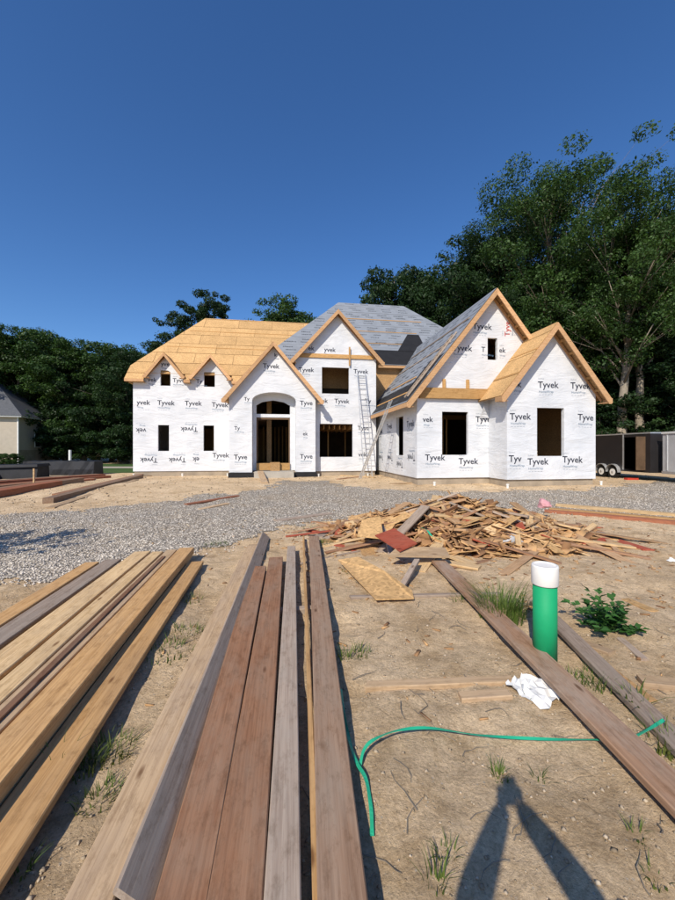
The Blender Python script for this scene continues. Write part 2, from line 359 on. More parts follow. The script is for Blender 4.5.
tag(scatter_stones('dirt_clods', X, Y, S, 'clod'), 'small clods and pebbles littering the dry dirt', 'clods', kind='stuff')

# ------------------------------------------------------------------ the house
TH = R(8.5); HO = (2.0, 27.0, 0.0)
hw = Matrix.Rotation(TH, 3, 'Z') @ Vector((HO[0], HO[1], 0))
house = empty('house', (hw.x, hw.y, 0.0), TH)
tag(house, 'large unfinished house in white printed wrap with bare wood gables', 'house')
def hp(mb, name, m, parent=house, smooth=False): return mb.build(name, m, parent, smooth, HO)
def H2W(u, v, z=0): p = Matrix.Rotation(TH, 3, 'Z') @ Vector((u, v, 0)); return Vector((p.x, p.y, z))
# --- printed lettering
def textmesh(s, size, off=0.0):
    cu = bpy.data.curves.new('t', 'FONT'); cu.body = s; cu.size = size; cu.offset = off; cu.align_x = 'LEFT'; cu.resolution_u = 2
    o = bpy.data.objects.new('t', cu); col.objects.link(o)
    dg = bpy.context.evaluated_depsgraph_get(); me = bpy.data.meshes.new_from_object(o.evaluated_get(dg), depsgraph=dg)
    bpy.data.objects.remove(o); return me
_tc = {}
def stampmesh(txt, red=False):
    key = (txt, red)
    if key in _tc: return _tc[key]
    size = 0.43; out = []
    a = textmesh(txt, size, 0.007); wa = max(v.co.x for v in a.vertices)
    bits = [(a, 0, 0, 'printred' if red else 'print')]
    bits.append((textmesh('DuPont', 0.095), 0.02, size*0.92, 'printfaint'))
    bits.append((textmesh('HomeWrap' if txt.startswith('T') else 'Wrap', 0.155), 0.04, -0.23, 'printblue'))
    bm = bmesh.new(); mi = []
    for j, (me, dx, dy, mm) in enumerate(bits):
        n0 = len(bm.faces); me.transform(Matrix.Translation((dx, dy, 0))); bm.from_mesh(me)
        bm.faces.ensure_lookup_table()
        for f in bm.faces[n0:]: f.material_index = j
    # thin rule of tiny print below
    for k in range(5):
        x = 0.05+k*0.15
        if x+0.1 < max(wa, 0.3):
            q = [bm.verts.new((x+dx_, -0.33+dy_, 0)) for dx_, dy_ in ((0, 0), (0.1, 0), (0.1, 0.018), (0, 0.018))]; f = bm.faces.new(q); f.material_index = 1
    me = bpy.data.meshes.new('lettering'); bm.to_mesh(me); bm.free()
    for b in bits: me.materials.append(M[b[3]])
    _tc[key] = (me, wa); return _tc[key]
def stamp(wall, u, z, v, txt='Tyvek', rot=0.0, red=False, side=None, scale=1.0):
    """lettering centred at (u,z) on a wall plane facing -v (or facing -u at u=side)"""
    me, wa = stampmesh(txt, red)
    o = bpy.data.objects.new('lettering', me); col.objects.link(o); o.parent = wall
    c = Matrix.Translation((-wa/2*scale, -0.12*scale, 0)) @ Matrix.Scale(scale, 4)
    if side is None: base = Matrix.Translation((u-HO[0], v-0.004-HO[1], z)) @ Matrix.Rotation(R(90), 4, 'X')
    else: base = Matrix.Translation((side-0.004-HO[0], v-HO[1], z)) @ Matrix.Rotation(R(-90), 4, 'Z') @ Matrix.Rotation(R(90), 4, 'X')
    o.matrix_local = base @ Matrix.Rotation(rot + R(rnd.uniform(-1.2, 1.2)), 4, 'Z') @ c
def rect(u0, u1, z0, z1): return [(u0, z0), (u1, z0), (u1, z1), (u0, z1)]
def wall(outline, holes, v, th=0.16, name='wall', m='wrap'):
    b = MB(); b.prism([outline]+holes, v, v+th); return hp(b, name, m)
ZB = 0.55
# left wing
HW = [rect(-7.42, -6.78, 1.79, 3.38), rect(-4.75, -4.12, 1.79, 3.38)]
DW1 = [(-7.28, 5.79), (-6.70, 5.79), (-6.70, 6.62), (-6.82, 6.72), (-7.28, 6.74)]
DW2 = rect(-4.72, -4.07, 5.79, 6.70)
wl = wall([(-8.85, ZB), (-2.9, ZB), (-2.9, 6.32), (-3.05, 6.32), (-4.27, 7.62), (-5.49, 6.32), (-5.80, 6.32), (-6.97, 7.62), (-8.14, 6.32), (-8.85, 6.32)], HW+[DW1, DW2], 24.6)
def side_wall(u0, u1, v0, v1, z0, z1, m='wrap', holes=None, name='wall'):
    b = MB()
    if holes:
        h0, h1, hz0, hz1 = holes
        for a in ((v0, h0, z0, z1), (h1, v1, z0, z1), (h0, h1, z0, hz0), (h0, h1, hz1, z1)): b.box(u0, u1, *a)
    else: b.box(u0, u1, v0, v1, z0, z1)
    return hp(b, name, m)
side_wall(-8.85, -8.69, 24.76, 35.0, ZB, 6.32)
for u, z, t, r in [(-8.25, 4.72, 'yvek', 0), (-6.95, 4.72, 'Tyvek', 0), (-5.35, 4.72, 'Tyvek', 0), (-3.75, 4.66, 'Tyvek', 0), (-8.4, 3.05, 'vek', math.pi), (-5.6, 3.14, 'Tyvek', math.pi),
                   (-7.95, 1.25, 'Tyvek', math.pi), (-6.3, 1.25, 'Tyvek', math.pi), (-5.2, 1.28, 'ek', math.pi), (-3.7, 1.5, 'Tyvek', 0), (-7.75, 6.12, 'vek', 0), (-6.3, 6.12, 'Tyv', 0), (-7.0, 7.1, 'yve', 0), (-5.0, 6.1, 'Ty', 0)]:
    stamp(wl, u, z, 24.6, t, r, scale=0.82 if r == 0 and z > 6 else 0.95)
# porch: thick wall with an arched opening
arc = [(-0.38+1.27*math.cos(a), 4.74+0.5*math.sin(a)) for a in [math.pi*(1-i/12) for i in range(13)]]
PZ = lambda u: 8.13-1.17*abs(u+0.41)
wp = wall([(-2.95, ZB), (-1.65, ZB)]+arc+[(0.89, ZB), (2.05, ZB), (2.05, PZ(2.05)-0.1), (-0.41, 7.98), (-2.95, PZ(-2.95)-0.1)], [], 22.6, 0.7)
side_wall(-2.95, -2.79, 23.3, 24.6, ZB, 5.0); side_wall(1.89, 2.05, 23.3, 23.36, ZB, 5.0)
for u, z, t in [(-0.55, 6.75, 'Tyvek'), (-2.5, 3.1, 'Ty'), (-2.3, 1.42, 'Tyve'), (1.5, 4.62, 'Tyve'), (1.5, 1.45, 'Tyve'), (1.45, 2.8, 'ek'), (-1.95, 4.8, 'Ty'), (-0.3, 7.42, 'k')]:
    stamp(wp, u, z, 22.6, t, 0, scale=0.9 if t.startswith('Tyv') else 0.7)
wd = wall(rect(-2.4, 1.5, 0.62, 6.0), [rect(-1.45, 0.56, 1.05, 3.82), [(-1.45, 4.02), (0.56, 4.02), (0.56, 4.55), (0.2, 4.75), (-0.45, 4.86), (-1.1, 4.75), (-1.45, 4.55)]], 23.33, 0.14)
b = MB(); b.box(-1.44, 0.55, 23.2, 23.325, 0.64, 1.06); hp(b, 'threshold_board', 'beam')
b = MB(); b.box(-0.62, -0.05, 23.0, 23.15, 0.60, 1.12); hp(b, 'threshold_board', 'osbdark')
# door temporary frame and mesh barrier
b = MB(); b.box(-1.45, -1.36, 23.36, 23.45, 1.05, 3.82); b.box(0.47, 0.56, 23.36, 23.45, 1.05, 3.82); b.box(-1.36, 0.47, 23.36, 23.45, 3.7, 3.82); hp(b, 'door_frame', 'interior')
# main gable
GZf = lambda u: 10.41-1.1*abs(u-3.46)
wm = wall([(0.86, ZB), (5.91, ZB), (5.91, GZf(5.91)-0.12), (3.46, 10.26), (0.86, GZf(0.86)-0.12)], [rect(2.50, 4.19, 5.32, 6.94), rect(2.36, 4.42, 1.42, 3.46)], 23.2)
side_wall(5.75, 5.91, 23.36, 25.4, ZB, 7.5)
b = MB(); b.box(1.02, 5.75, 23.12, 23.195, 7.5, 7.74); hp(b, 'band_board', 'beam')
b = MB(); b.box(4.16, 4.25, 23.05, 23.115, 7.05, 8.2); hp(b, 'brace_board', 'beam')
for u, z, t in [(1.55, 6.72, 'Tyvek'), (4.95, 6.72, 'Tyvek'), (3.75, 4.85, 'Tyvek'), (5.4, 4.9, 'Ty'), (5.05, 1.55, 'vek'), (2.6, 4.85, 'vek'), (3.0, 8.0, 'yvek'), (1.85, 8.05, 'ek'), (5.1, 3.2, 'Tyve')]:
    stamp(wm, u, z, 23.2, t, 0, scale=0.88)
# recessed main block wall, bare sheathing
b = MB(); b.prism([rect(-0.9, 16.2, ZB, 7.5), rect(-0.6, 5.4, 0.7, 6.0), rect(6.8, 13.6, 0.7, 4.0)], 25.4, 25.56); wb = hp(b, 'wall', 'osbdark')
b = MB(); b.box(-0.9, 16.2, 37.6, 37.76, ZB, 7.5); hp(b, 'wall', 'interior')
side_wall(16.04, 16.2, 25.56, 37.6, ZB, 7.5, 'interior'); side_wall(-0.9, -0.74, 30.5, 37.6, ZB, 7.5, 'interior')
b = MB(); b.box(-8.69, -0.9, 34.84, 35.0, ZB, 6.3); hp(b, 'wall', 'osbdark')
# garage wing E
EZ = lambda u: 9.37-1.24*abs(u-9.93)
we = wall([(6.22, ZB), (9.95, ZB), (9.95, 4.0), (13.94, 4.0), (13.94, EZ(13.94)-0.14), (9.93, 9.2), (6.22, EZ(6.22)-0.14)], [rect(7.44, 8.73, 1.62, 3.64), rect(9.72, 10.22, 6.14, 7.18)], 16.8)
wes = side_wall(6.22, 6.38, 16.96, 25.4, ZB, EZ(6.22)-0.16, holes=(18.8, 20.0, 1.57, 3.62))
side_wall(13.94, 14.1, 16.8, 25.4, ZB, 4.2, 'osbdark', holes=(19.0, 19.9, 1.5, 3.3))
bm_ = MB(); bm_.box(6.30, 9.70, 16.62, 16.795, 4.24, 4.72); hp(bm_, 'header_beam', 'beam')
for u in (7.45, 8.62): b = MB(); b.box(u, u+0.13, 16.7, 16.795, 4.72, 5.15); hp(b, 'stub_stud', 'beam')
for u, z, t in [(9.45, 7.68, 'Tyvek'), (8.45, 6.62, 'Tyvek'), (9.5, 6.6, 'T'), (10.48, 6.6, 'ek'), (9.6, 3.28, 'Tyvek'), (6.75, 3.25, 'vek'), (7.1, 1.48, 'Tyvek'), (8.75, 1.3, 'Tyvek')]:
    stamp(we, u, z, 16.8, t, 0, scale=0.8 if len(t) < 4 else 0.92)
stamp(we, 10.75, 7.65, 16.8, 'Tyve', R(90), True, scale=0.85)
for v, z, t, r in [(17.7, 3.1, 'Tyvek', 0), (21.3, 3.2, 'Tyvek', 0), (23.3, 3.0, 'Tyvek', 0), (17.6, 1.5, 'Tyvek', math.pi), (19.4, 1.1, 'Tyvek', math.pi), (21.2, 1.4, 'Tyvek', math.pi), (23.2, 1.4, 'Tyvek', math.pi)]:
    stamp(wes, 0, z, v, t, r, side=6.22)
# front bay F
FZ = lambda u: 7.38-1.24*abs(u-11.85)
wf = wall([(9.76, ZB), (14.11, ZB), (14.11, FZ(14.11)-0.14), (11.85, 7.21), (9.76, FZ(9.76)-0.14)], [rect(11.2, 12.52, 1.58, 3.72)], 15.3)
wfs = side_wall(9.76, 9.92, 15.46, 16.8, ZB, 4.55); side_wall(13.95, 14.11, 15.46, 16.8, ZB, 4.2, 'osbdark')
for u, z, t in [(11.75, 4.72, 'Tyvek'), (13.35, 4.72, 'Tyvek'), (10.25, 4.72, 'ek'), (10.4, 3.3, 'Tyvek'), (13.6, 3.3, 'Tyve'), (10.15, 1.45, 'Tyv'), (11.25, 1.32, 'Tyvek'), (12.95, 1.4, 'Tyvek')]:
    stamp(wf, u, z, 15.3, t, 0, scale=0.95)
# draped loose wrap at the corner of the bay
b = MB()
for i in range(6):
    z0, z1 = 4.2-0.14*i, 4.2-0.14*(i+1); d0, d1 = 0.04+0.13*math.sin(i*0.6), 0.04+0.13*math.sin((i+1)*0.6)
    b.quad((9.45-0.05*i*.6, 16.74-d0, z0), (9.74, 16.70, z0), (9.74, 16.70, z1), (9.45-0.05*(i+1)*.6, 16.74-d1, z1))
hp(b, 'loose_wrap_flap', 'wrap')
# foundation
b = MB()
for u0, u1, v0, v1 in ((-8.80, -2.8, 24.66, 35), (-2.88, 2.0, 22.68, 24.66), (0.95, 5.85, 23.28, 25.5), (-0.8, 16.1, 25.5, 37.6), (6.28, 14.0, 16.88, 25.5), (9.82, 14.04, 15.38, 16.88)):
    b.box(u0, u1, v0, v1, -0.3, ZB+0.001*u0*0.01)
hp(b, 'foundation', 'block')
for u0, u1 in ((-2.99, -1.55), (0.80, 2.12)):
    b = MB(); b.box(u0, u1, 22.52, 22.67, 0.05, 0.53); hp(b, 'foundation_wrap', 'felt')
b = MB(); b.box(-1.5, 0.75, 22.0, 23.3, 0.0, 0.60); hp(b, 'porch_slab', 'concrete')
# floors, joists and studs seen through the openings
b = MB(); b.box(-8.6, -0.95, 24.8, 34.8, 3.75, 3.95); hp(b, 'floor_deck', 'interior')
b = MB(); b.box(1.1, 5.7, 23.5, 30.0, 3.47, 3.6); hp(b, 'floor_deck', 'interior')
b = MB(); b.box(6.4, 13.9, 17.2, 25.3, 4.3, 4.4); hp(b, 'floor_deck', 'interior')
for i in range(9):
    b = MB(); b.box(2.0+0.34*i, 2.05+0.34*i, 23.9, 28.0, 3.16, 3.42); hp(b, 'joist', 'framing')
for u, v in ((3.3, 26.9), (4.6, 27.3), (-0.9, 30.6), (0.1, 30.9), (-7.6, 28.2), (-4.8, 28.1), (9.2, 20.8), (9.9, 21.8), (13.2, 18.3), (13.5, 19.3)):
    b = MB(); b.box(u, u+0.09, v, v+0.04, 0.58, 3.75); hp(b, 'stud', 'framing')
for i in range(7):
    b = MB(); b.box(-1.4+i*0.3, -1.31+i*0.3, 31.0, 31.1, 0.6, 3.7); hp(b, 'stud', 'framing')
# --- roofs
def slab(mb, P, t=0.04):
    """thin slab below polygon P (points in u,v,z)"""
    P = [Vector(p) for p in P]; n = (P[1]-P[0]).cross(P[2]-P[0]).normalized()
    if n.z < 0: n = -n; P = P[::-1]
    mb.hexa([p-n*t for p in P], P); return n
def clip(poly, a, b, keep_lo, ax):
    out = []
    f = (lambda p: p[ax]-a) if keep_lo else (lambda p: a-p[ax])
    for i in range(len(poly)):
        p, q = poly[i], poly[(i+1) % len(poly)]; fp, fq = f(p), f(q)
        if fp >= 0: out.append(p)
        if (fp >= 0) != (fq >= 0): t = fp/(fp-fq); out.append((p[0]+(q[0]-p[0])*t, p[1]+(q[1]-p[1])*t))
    return out
def tiles(roof, P, e_dir, name, m, cw, rw, gap, lift, th, stagger=True, after=None):
    """cover a planar polygon P with rows of pieces; e_dir is the eave direction"""
    P = [Vector(p) for p in P]; n = (P[1]-P[0]).cross(P[2]-P[0]).normalized(); n = n if n.z > 0 else -n
    e = Vector(e_dir).normalized(); up = n.cross(e); up = up if up.z > 0 else -up
    O = min(P, key=lambda p: (p.z, p.x, p.y)); q = [((p-O).dot(e), (p-O).dot(up)) for p in P]
    a0, a1 = min(x for x, _ in q), max(x for x, _ in q); b1 = max(y for _, y in q); r = 0; y = 0.0
    while y < b1-0.05:
        x = a0-(cw*0.5 if (r % 2 and stagger) else 0)
        while x < a1-0.02:
            c = clip(clip(clip(clip(q, x+gap/2, 0, True, 0), x+cw-gap/2, 0, False, 0), y+gap/2, 0, True, 1), y+rw-gap/2, 0, False, 1)
            if len(c) >= 3:
                dl = lift+rnd.uniform(0, 0.008)
                # lower edge of each course sits a little proud of the one below
                pts = [O+e*s+up*t_+n*(dl+0.012*(1-(t_-y)/rw)) for s, t_ in c]
                area = sum(c[i][0]*c[(i+1) % len(c)][1]-c[(i+1) % len(c)][0]*c[i][1] for i in range(len(c)))
                if abs(area) > 0.02:
                    if (pts[1]-pts[0]).cross(pts[2]-pts[1]).dot(n) < 0: pts = pts[::-1]
                    bb = MB(); bb.hexa([p-n*th for p in pts], pts); hp(bb, name, m, roof)
            x += cw
        if after: after(r, y, O, e, up, n, q)
        y += rw; r += 1
# left wing front slope (s = 1)
def TP(u, v): return (u, v, 6.12+(v-24.2))
tanP = [TP(-9.2, 24.6), TP(2.6, 24.6), TP(2.6, 29.85), TP(-5.65, 29.85), TP(-9.2, 25.15)]
b = MB(); slab(b, tanP); r1 = hp(b, 'roof', 'osbdark'); r1['label'] = 'bare tan sheathing roof over the left wing'
tiles(r1, tanP, (1, 0, 0), 'sheathing_panel', 'osb', 2.44, 1.22, 0.022, 0.014, 0.012)
for u0, u1 in ((-9.2, -8.12), (-5.82, -5.50), (-3.03, -2.4)):
    b = MB(); slab(b, [TP(u0, 24.19), TP(u1, 24.19), TP(u1, 24.61), TP(u0, 24.61)], 0.04); hp(b, 'sheathing_panel', 'osb', r1)
b = MB(); slab(b, [(-9.2, 25.15, 7.07), (-5.65, 29.85, 11.77), (-9.2, 34.55, 7.07)]); slab(b, [(-9.2, 35.5, 6.12), (2.6, 35.5, 6.12), (2.6, 29.85, 11.77), (-5.65, 29.85, 11.77), (-9.2, 34.55, 7.07)]); hp(b, 'roof', 'osb')
b = MB(); b.prism([[(24.2, 6.10), (25.15, 7.03), (34.55, 7.03), (35.5, 6.10), (35.5, 5.95), (24.2, 5.95)]], 9.04, 9.16)
b.v = [(-y_, x_, z_) for x_, y_, z_ in b.v]; b.f = [f[::-1] for f in b.f]; hp(b, 'wall', 'osb')
# toe boards nailed along the course lines of the tan roof
for z_, u0, u1 in ((8.72, -7.5, 1.2), (10.3, -6.4, 1.9)):
    v_ = 24.2+z_-6.12; b = MB(); slab(b, [(u0, v_, z_+0.06), (u1, v_, z_+0.06), (u1, v_+0.045, z_+0.105), (u0, v_+0.045, z_+0.105)], 0.035); hp(b, 'toe_board', 'framing')
def eave(u0, u1, v0, z, h=0.17):
    b = MB(); b.box(u0, u1, v0-0.012, v0+0.03, z-h, z-0.015); hp(b, 'fascia_board', 'rake')
    b = MB(); b.box(u0, u1, v0+0.035, v0+0.42, z-h, z-h+0.02); hp(b, 'soffit', 'osbdark')
eave(-9.2, -8.12, 24.2, 6.12); eave(-5.84, -5.47, 24.2, 6.12); eave(-3.0, -2.4, 24.2, 6.12)
def gable(uc, half, zpk, sl, v0, v1, vwall, h=0.23, ml='osb', right_v1=None, lk=True, boards=True):
    ze = zpk-sl*half; out = []
    for sg in (-1, 1):
        ve = v1
        P = [(uc, v0, zpk), (uc+sg*half, v0, ze), (uc+sg*half, ve, ze), (uc, ve, zpk)]
        b = MB(); slab(b, P, 0.035); rf = hp(b, 'roof', 'osbdark'); out.append((rf, P))
        # rake board
        b = MB(); b.prism([[(uc, zpk-0.012), (uc+sg*half, ze-0.012), (uc+sg*half, ze-h*0.95), (uc+sg*(half-0.12), ze-h*1.0), (uc, zpk-h*1.25)]], v0-0.05, v0-0.005)
        hp(b, 'rake_board', 'rake')
        # board against the wall, lookouts between
        b = MB(); b.prism([[(uc, zpk-0.12), (uc+sg*(half-0.1), ze-0.12+0.1*sl), (uc+sg*(half-0.1), ze-h*1.0+0.1*sl), (uc, zpk-h*1.2)]], vwall-0.05, vwall-0.006)
        hp(b, 'rake_board', 'rake')
        if lk:
            L = math.hypot(half, half*sl); n = int(L/0.6)
            for i in range(1, n):
                t = i/n; u = uc+sg*half*t; z = zpk-sl*half*t
                b = MB(); b.box(u-0.025, u+0.025, v0, vwall-0.055, z-h*0.85, z-0.10); hp(b, 'lookout', 'framing')
        # eave fascia along the side
        b = MB(); ue = uc+sg*half; b.box(min(ue, ue+sg*0.03), max(ue, ue+sg*0.03), v0-0.05, v1 if boards else vwall, ze-h*0.8, ze+0.0); hp(b, 'fascia_board', 'rake')
        b = MB(); b.box(min(ue, ue-sg*0.3), max(ue, ue-sg*0.3), v0, vwall-0.06, ze-h*0.8, ze-h*0.8+0.02); hp(b, 'soffit', 'rake')
    return out
gable(-6.97, 1.16, 7.74, 1.2, 24.2, 25.9, 24.6, 0.17, lk=False, boards=False)
gable(-4.27, 1.24, 7.72, 1.13, 24.2, 25.9, 24.6, 0.17, lk=False, boards=False)
gable(-0.41, 2.88, 8.13, 1.17, 22.2, 26.2, 22.6, 0.23, boards=False)
gm = gable(3.46, 2.85, 10.41, 1.1, 22.8, 27.8, 23.2, 0.23, boards=False)
ge = gable(9.93, 4.34, 9.37, 1.24, 16.35, 26.9, 16.8, 0.25)
gf = gable(11.85, 2.62, 7.38, 1.24, 14.85, 20.5, 15.3, 0.25, boards=False)
# bay roof: bare panels on the left slope with two ledger boards
rf, P = gf[0]; tiles(rf, P, (0, 1, 0), 'sheathing_panel', 'osb', 2.44, 1.22, 0.02, 0.014, 0.012)
for d in (1.2, 2.55):
    u = 11.85-2.62+d*0.628; z = 7.38-1.24*(11.85-u)
    b = MB(); slab(b, [(u, 14.85, z+0.07), (u, 16.75, z+0.07), (u+0.05, 16.75, z+0.13), (u+0.05, 14.85, z+0.13)], 0.04); hp(b, 'ledger_board', 'framing')
# wing roof: grey underlayment strips with black felt at the eave
rf, P = ge[0]
def marks(r, y, O, e, up, n, q):
    a0, a1 = min(x for x, _ in q), max(x for x, _ in q); b1 = max(t for _, t in q); rr = random.Random(r*31+int(a1*10)); m = MB()
    for band in (0.28, 0.62):
        x = a0+rr.uniform(0.1, 0.5)
        while x < a1-1.0:
            yy = y+band*1.1
            lo = [t for s, t in [(x, yy)]]
            w_ = rr.uniform(0.55, 0.8); inside = all(len(clip(clip(clip(clip(q, sx, 0, True, 0), sx+0.01, 0, False, 0), yy, 0, True, 1), yy+0.2, 0, False, 1)) >= 3 for sx in (x, x+w_))
            if inside and yy+0.25 < b1:
                xx = x
                while xx < x+w_:
                    g = rr.uniform(0.05, 0.10); hh = rr.uniform(0.11, 0.17)
                    for (sa, sb, ta, tb) in ((0, 0.35, 0, hh), (0.35, 1, 0.4*hh*rr.random(), hh*rr.uniform(0.55, 0.8))):
                        pts = [O+e*(xx+g*s_)+up*(yy+t_)+n*0.045 for s_, t_ in ((sa, ta), (sb, ta), (sb, tb), (sa, tb))]
                        m.quad(*(pts if (pts[1]-pts[0]).cross(pts[2]-pts[1]).dot(n) > 0 else pts[::-1]))
                    xx += g+0.03
            x += rr.uniform(1.15, 1.5)
    if m.v: tag(hp(m, 'printed_marks', 'printgray', marks.roof), kind='stuff')
marks.roof = rf
tiles(rf, P, (0, 1, 0), 'underlayment_strip', 'underlay', 40, 1.1, 0.0, 0.02, 0.006, False, marks)
def onE(u, d=0.06): return 9.37-1.24*(9.93-u)+d
for u0, u1, v0, v1 in ((5.62, 6.55, 16.4, 25.0), (6.0, 7.4, 16.5, 18.2)):
    b = MB(); slab(b, [(u0, v0, onE(u0)), (u1, v0, onE(u1)), (u1, v1, onE(u1)), (u0, v1, onE(u0))], 0.01); hp(b, 'felt_strip', 'felt', rf)
for u, v0, v1 in ((6.0, 17.6, 24.6), (6.75, 18.5, 22.8), (7.9, 17.0, 25.0), (8.85, 17.0, 25.0)):
    b = MB(); slab(b, [(u, v0, onE(u, 0.1)), (u, v1, onE(u, 0.1)), (u+0.06, v1, onE(u+0.06, 0.1)), (u+0.06, v0, onE(u+0.06, 0.1))], 0.04); hp(b, 'toe_board', 'framing' if u < 7 else 'greyboard', rf)
# grey hip roof of the main block
def BP(u, v): return (u, v, 7.6+(v-25.0))
gP = [BP(-1.5, 25.0), BP(17.0, 25.0), BP(10.5, 31.65), BP(4.8, 31.65)]
b = MB(); slab(b, gP); rg = hp(b, 'roof', 'osbdark'); rg['label'] = 'hip roof covered in grey printed underlayment strips'
marks.roof = rg
tiles(rg, gP, (1, 0, 0), 'underlayment_strip', 'underlay', 40, 1.1, 0.0, 0.02, 0.006, False, marks)
b = MB(); slab(b, [(-1.5, 25, 7.6), (4.8, 31.65, 14.25), (-1.5, 38.3, 7.6)]); slab(b, [(17, 25, 7.6), (10.5, 31.65, 14.25), (17, 38.3, 7.6)]); slab(b, [(-1.5, 38.3, 7.6), (4.8, 31.65, 14.25), (10.5, 31.65, 14.25), (17, 38.3, 7.6)]); hp(b, 'roof', 'underlay')
for v_, u0, u1 in ((26.9, 5.5, 9.0), (28.15, 4.8, 10.4), (29.55, 4.2, 11.3)):
    b = MB(); z_ = 7.6+v_-25; slab(b, [(u0, v_, z_+0.09), (u1, v_, z_+0.09), (u1, v_+0.05, z_+0.14), (u0, v_+0.05, z_+0.14)], 0.04); hp(b, 'toe_board', 'framing', rg)
b = MB(); slab(b, [(5.2, 25.0, 7.67), (9.5, 25.0, 7.67), (9.5, 26.3, 8.97), (5.2, 26.3, 8.97)], 0.01); slab(b, [(8.3, 26.25, 8.95), (10.5, 26.25, 8.95), (10.5, 28.0, 10.7), (9.6, 28.0, 10.7)], 0.01); hp(b, 'felt_strip', 'felt', rg)
eave(-1.4, 0.7, 25.0, 7.6); eave(6.3, 16.5, 25.0, 7.6)
# two rolls of wood blocking at the recess
b = MB(); b.box(6.0, 6.2, 25.3, 25.395, 4.4, 7.4); hp(b, 'brace_board', 'framing')

# ------------------------------------------------------------------ ladders and small things by the house
def ladder(base, top, across, label, w_=0.44, m='alu', n=None, rz=0):
    base, top = Vector(base), Vector(top); ac = Vector(across).normalized(); d = top-base; L = d.length; dn = d.normalized()
    root = empty('ladder', base); tag(root, label, 'ladder')
    nn = dn.cross(ac).normalized()
    for s in (-1, 1):
        c0 = ac*(s*w_/2); q = lambda p: [tuple(p+ac*(a*0.014)+nn*(b_*0.035)) for a, b_ in ((-1, -1), (1, -1), (1, 1), (-1, 1))]
        b = MB(); b.hexa(q(c0), q(c0+d)); b.build('rail', m, root)
    k = n or int(L/0.3)
    for i in range(k):
        p = dn*(0.2+(L-0.35)*i/(k-1)); b = MB(); b.tube([p-ac*(w_/2), p+ac*(w_/2)], 0.016, 6); b.build('rung', m, root)
    return root
rdir = Vector((math.cos(TH), math.sin(TH), 0)); ddir = Vector((-math.sin(TH), math.cos(TH), 0))
zg = lambda p: g1(p.x, p.y)
p0 = H2W(5.15, 22.15); ladder((p0.x, p0.y, zg(p0)), H2W(4.95, 23.1, 6.6), rdir, 'tall metal ladder upright against the wall beside the square upper window', 0.5)
p0 = H2W(4.4, 20.9); ladder((p0.x, p0.y, zg(p0)), H2W(5.72, 19.3, 4.45), ddir, 'metal ladder leaning on the low eave of the grey roof', 0.44)
ladder(H2W(5.75, 17.0, onE(5.75, 0.14)), H2W(8.3, 17.3, onE(8.3, 0.14)), ddir, 'metal ladder lying flat on the grey sloping roof', 0.42, 'greyboard')
for i, (u, v) in enumerate(((-8.7, 24.3), (-5.9, 24.2), (-3.2, 23.9), (2.25, 22.7), (5.3, 22.8), (6.9, 16.4), (9.6, 15.0), (14.3, 15.2))):
    p = H2W(u, v); z = zg(p); b = MB(); b.tube([(0, 0, -0.05), (0, 0, 0.10), (0, 0, 0.16)], [0.05, 0.05, 0.05], 10); b.tube([(0, 0, 0.13), (0, 0, 0.18)], 0.062, 10)
    o = b.build('drain_stub', 'pvc'); o.location = (p.x, p.y, z); tag(o, 'short white drain pipe stub sticking up beside the house foundation', 'pipe', 'white drain stubs along the foundation')

# ------------------------------------------------------------------ boards
def boardmesh(L, wd, th, seed, nseg=10, warp=1.0):
    r = random.Random(seed); mb = MB(); c = min(0.006, th*0.2); a, p, a2, p2 = r.uniform(-.006, .006)*warp, r.uniform(0, 6), r.uniform(-.004, .004)*warp, r.uniform(0, 6)
    warp *= min(1, 4/L); a *= min(1, 4/L); a2 *= min(1, 4/L); prof = [(-wd/2+c, 0), (wd/2-c, 0), (wd/2, c), (wd/2, th-c), (wd/2-c, th), (-wd/2+c, th), (-wd/2, th-c), (-wd/2, c)]
    for i in range(nseg+1):
        t = i/nseg; x = -L/2+L*t; oy = a*math.sin(t*4+p)*L*0.4; oz = abs(a2)*math.sin(t*3.14)*L*0.3
        sk = r.uniform(-.006, .006) if i in (0, nseg) else 0
        for y_, z_ in prof: mb.v.append((x+sk*(y_/wd)*4, y_+oy, z_+oz))
    for i in range(nseg):
        for j in range(8): k_ = (j+1) % 8; mb.f.append((8*i+j, 8*(i+1)+j, 8*(i+1)+k_, 8*i+k_))
    mb.f.append(tuple(range(8))); mb.f.append(tuple(8*nseg+7-j for j in range(8)))
    mb.f = [f[::-1] for f in mb.f]
    return mb
def board(p0, p1, wd, th, m, label, group=None, roll=0.0, name='board', cat='board', warp=1.0):
    """p0, p1: centres of the under side at both ends"""
    p0, p1 = Vector(p0), Vector(p1); d = p1-p0; L = d.length
    me = boardmesh(L, wd, th, hash((round(p0.x*100), round(p0.y*100), round(p1.x*100))) & 0xffff, 12 if L > 1.5 else 4, warp).mesh(name)
    o = link(name, me, m); x = d.normalized(); yv = Vector((0, 0, 1)).cross(x).normalized(); z = x.cross(yv)
    rm = Matrix((x, yv, z)).transposed().to_4x4() @ Matrix.Rotation(roll, 4, 'X')
    o.matrix_world = Matrix.Translation((p0+p1)/2) @ rm
    return tag(o, label, cat, group)
def line(off, direction, Y0, Y1):
    """points at depth Y0, Y1 on the line with lateral offset off"""
    dx, dy = direction; nx, ny = dy, -dx
    f = lambda Y_: (off*nx+dx*((Y_-off*ny)/dy), Y_)
    return f(Y0), f(Y1)
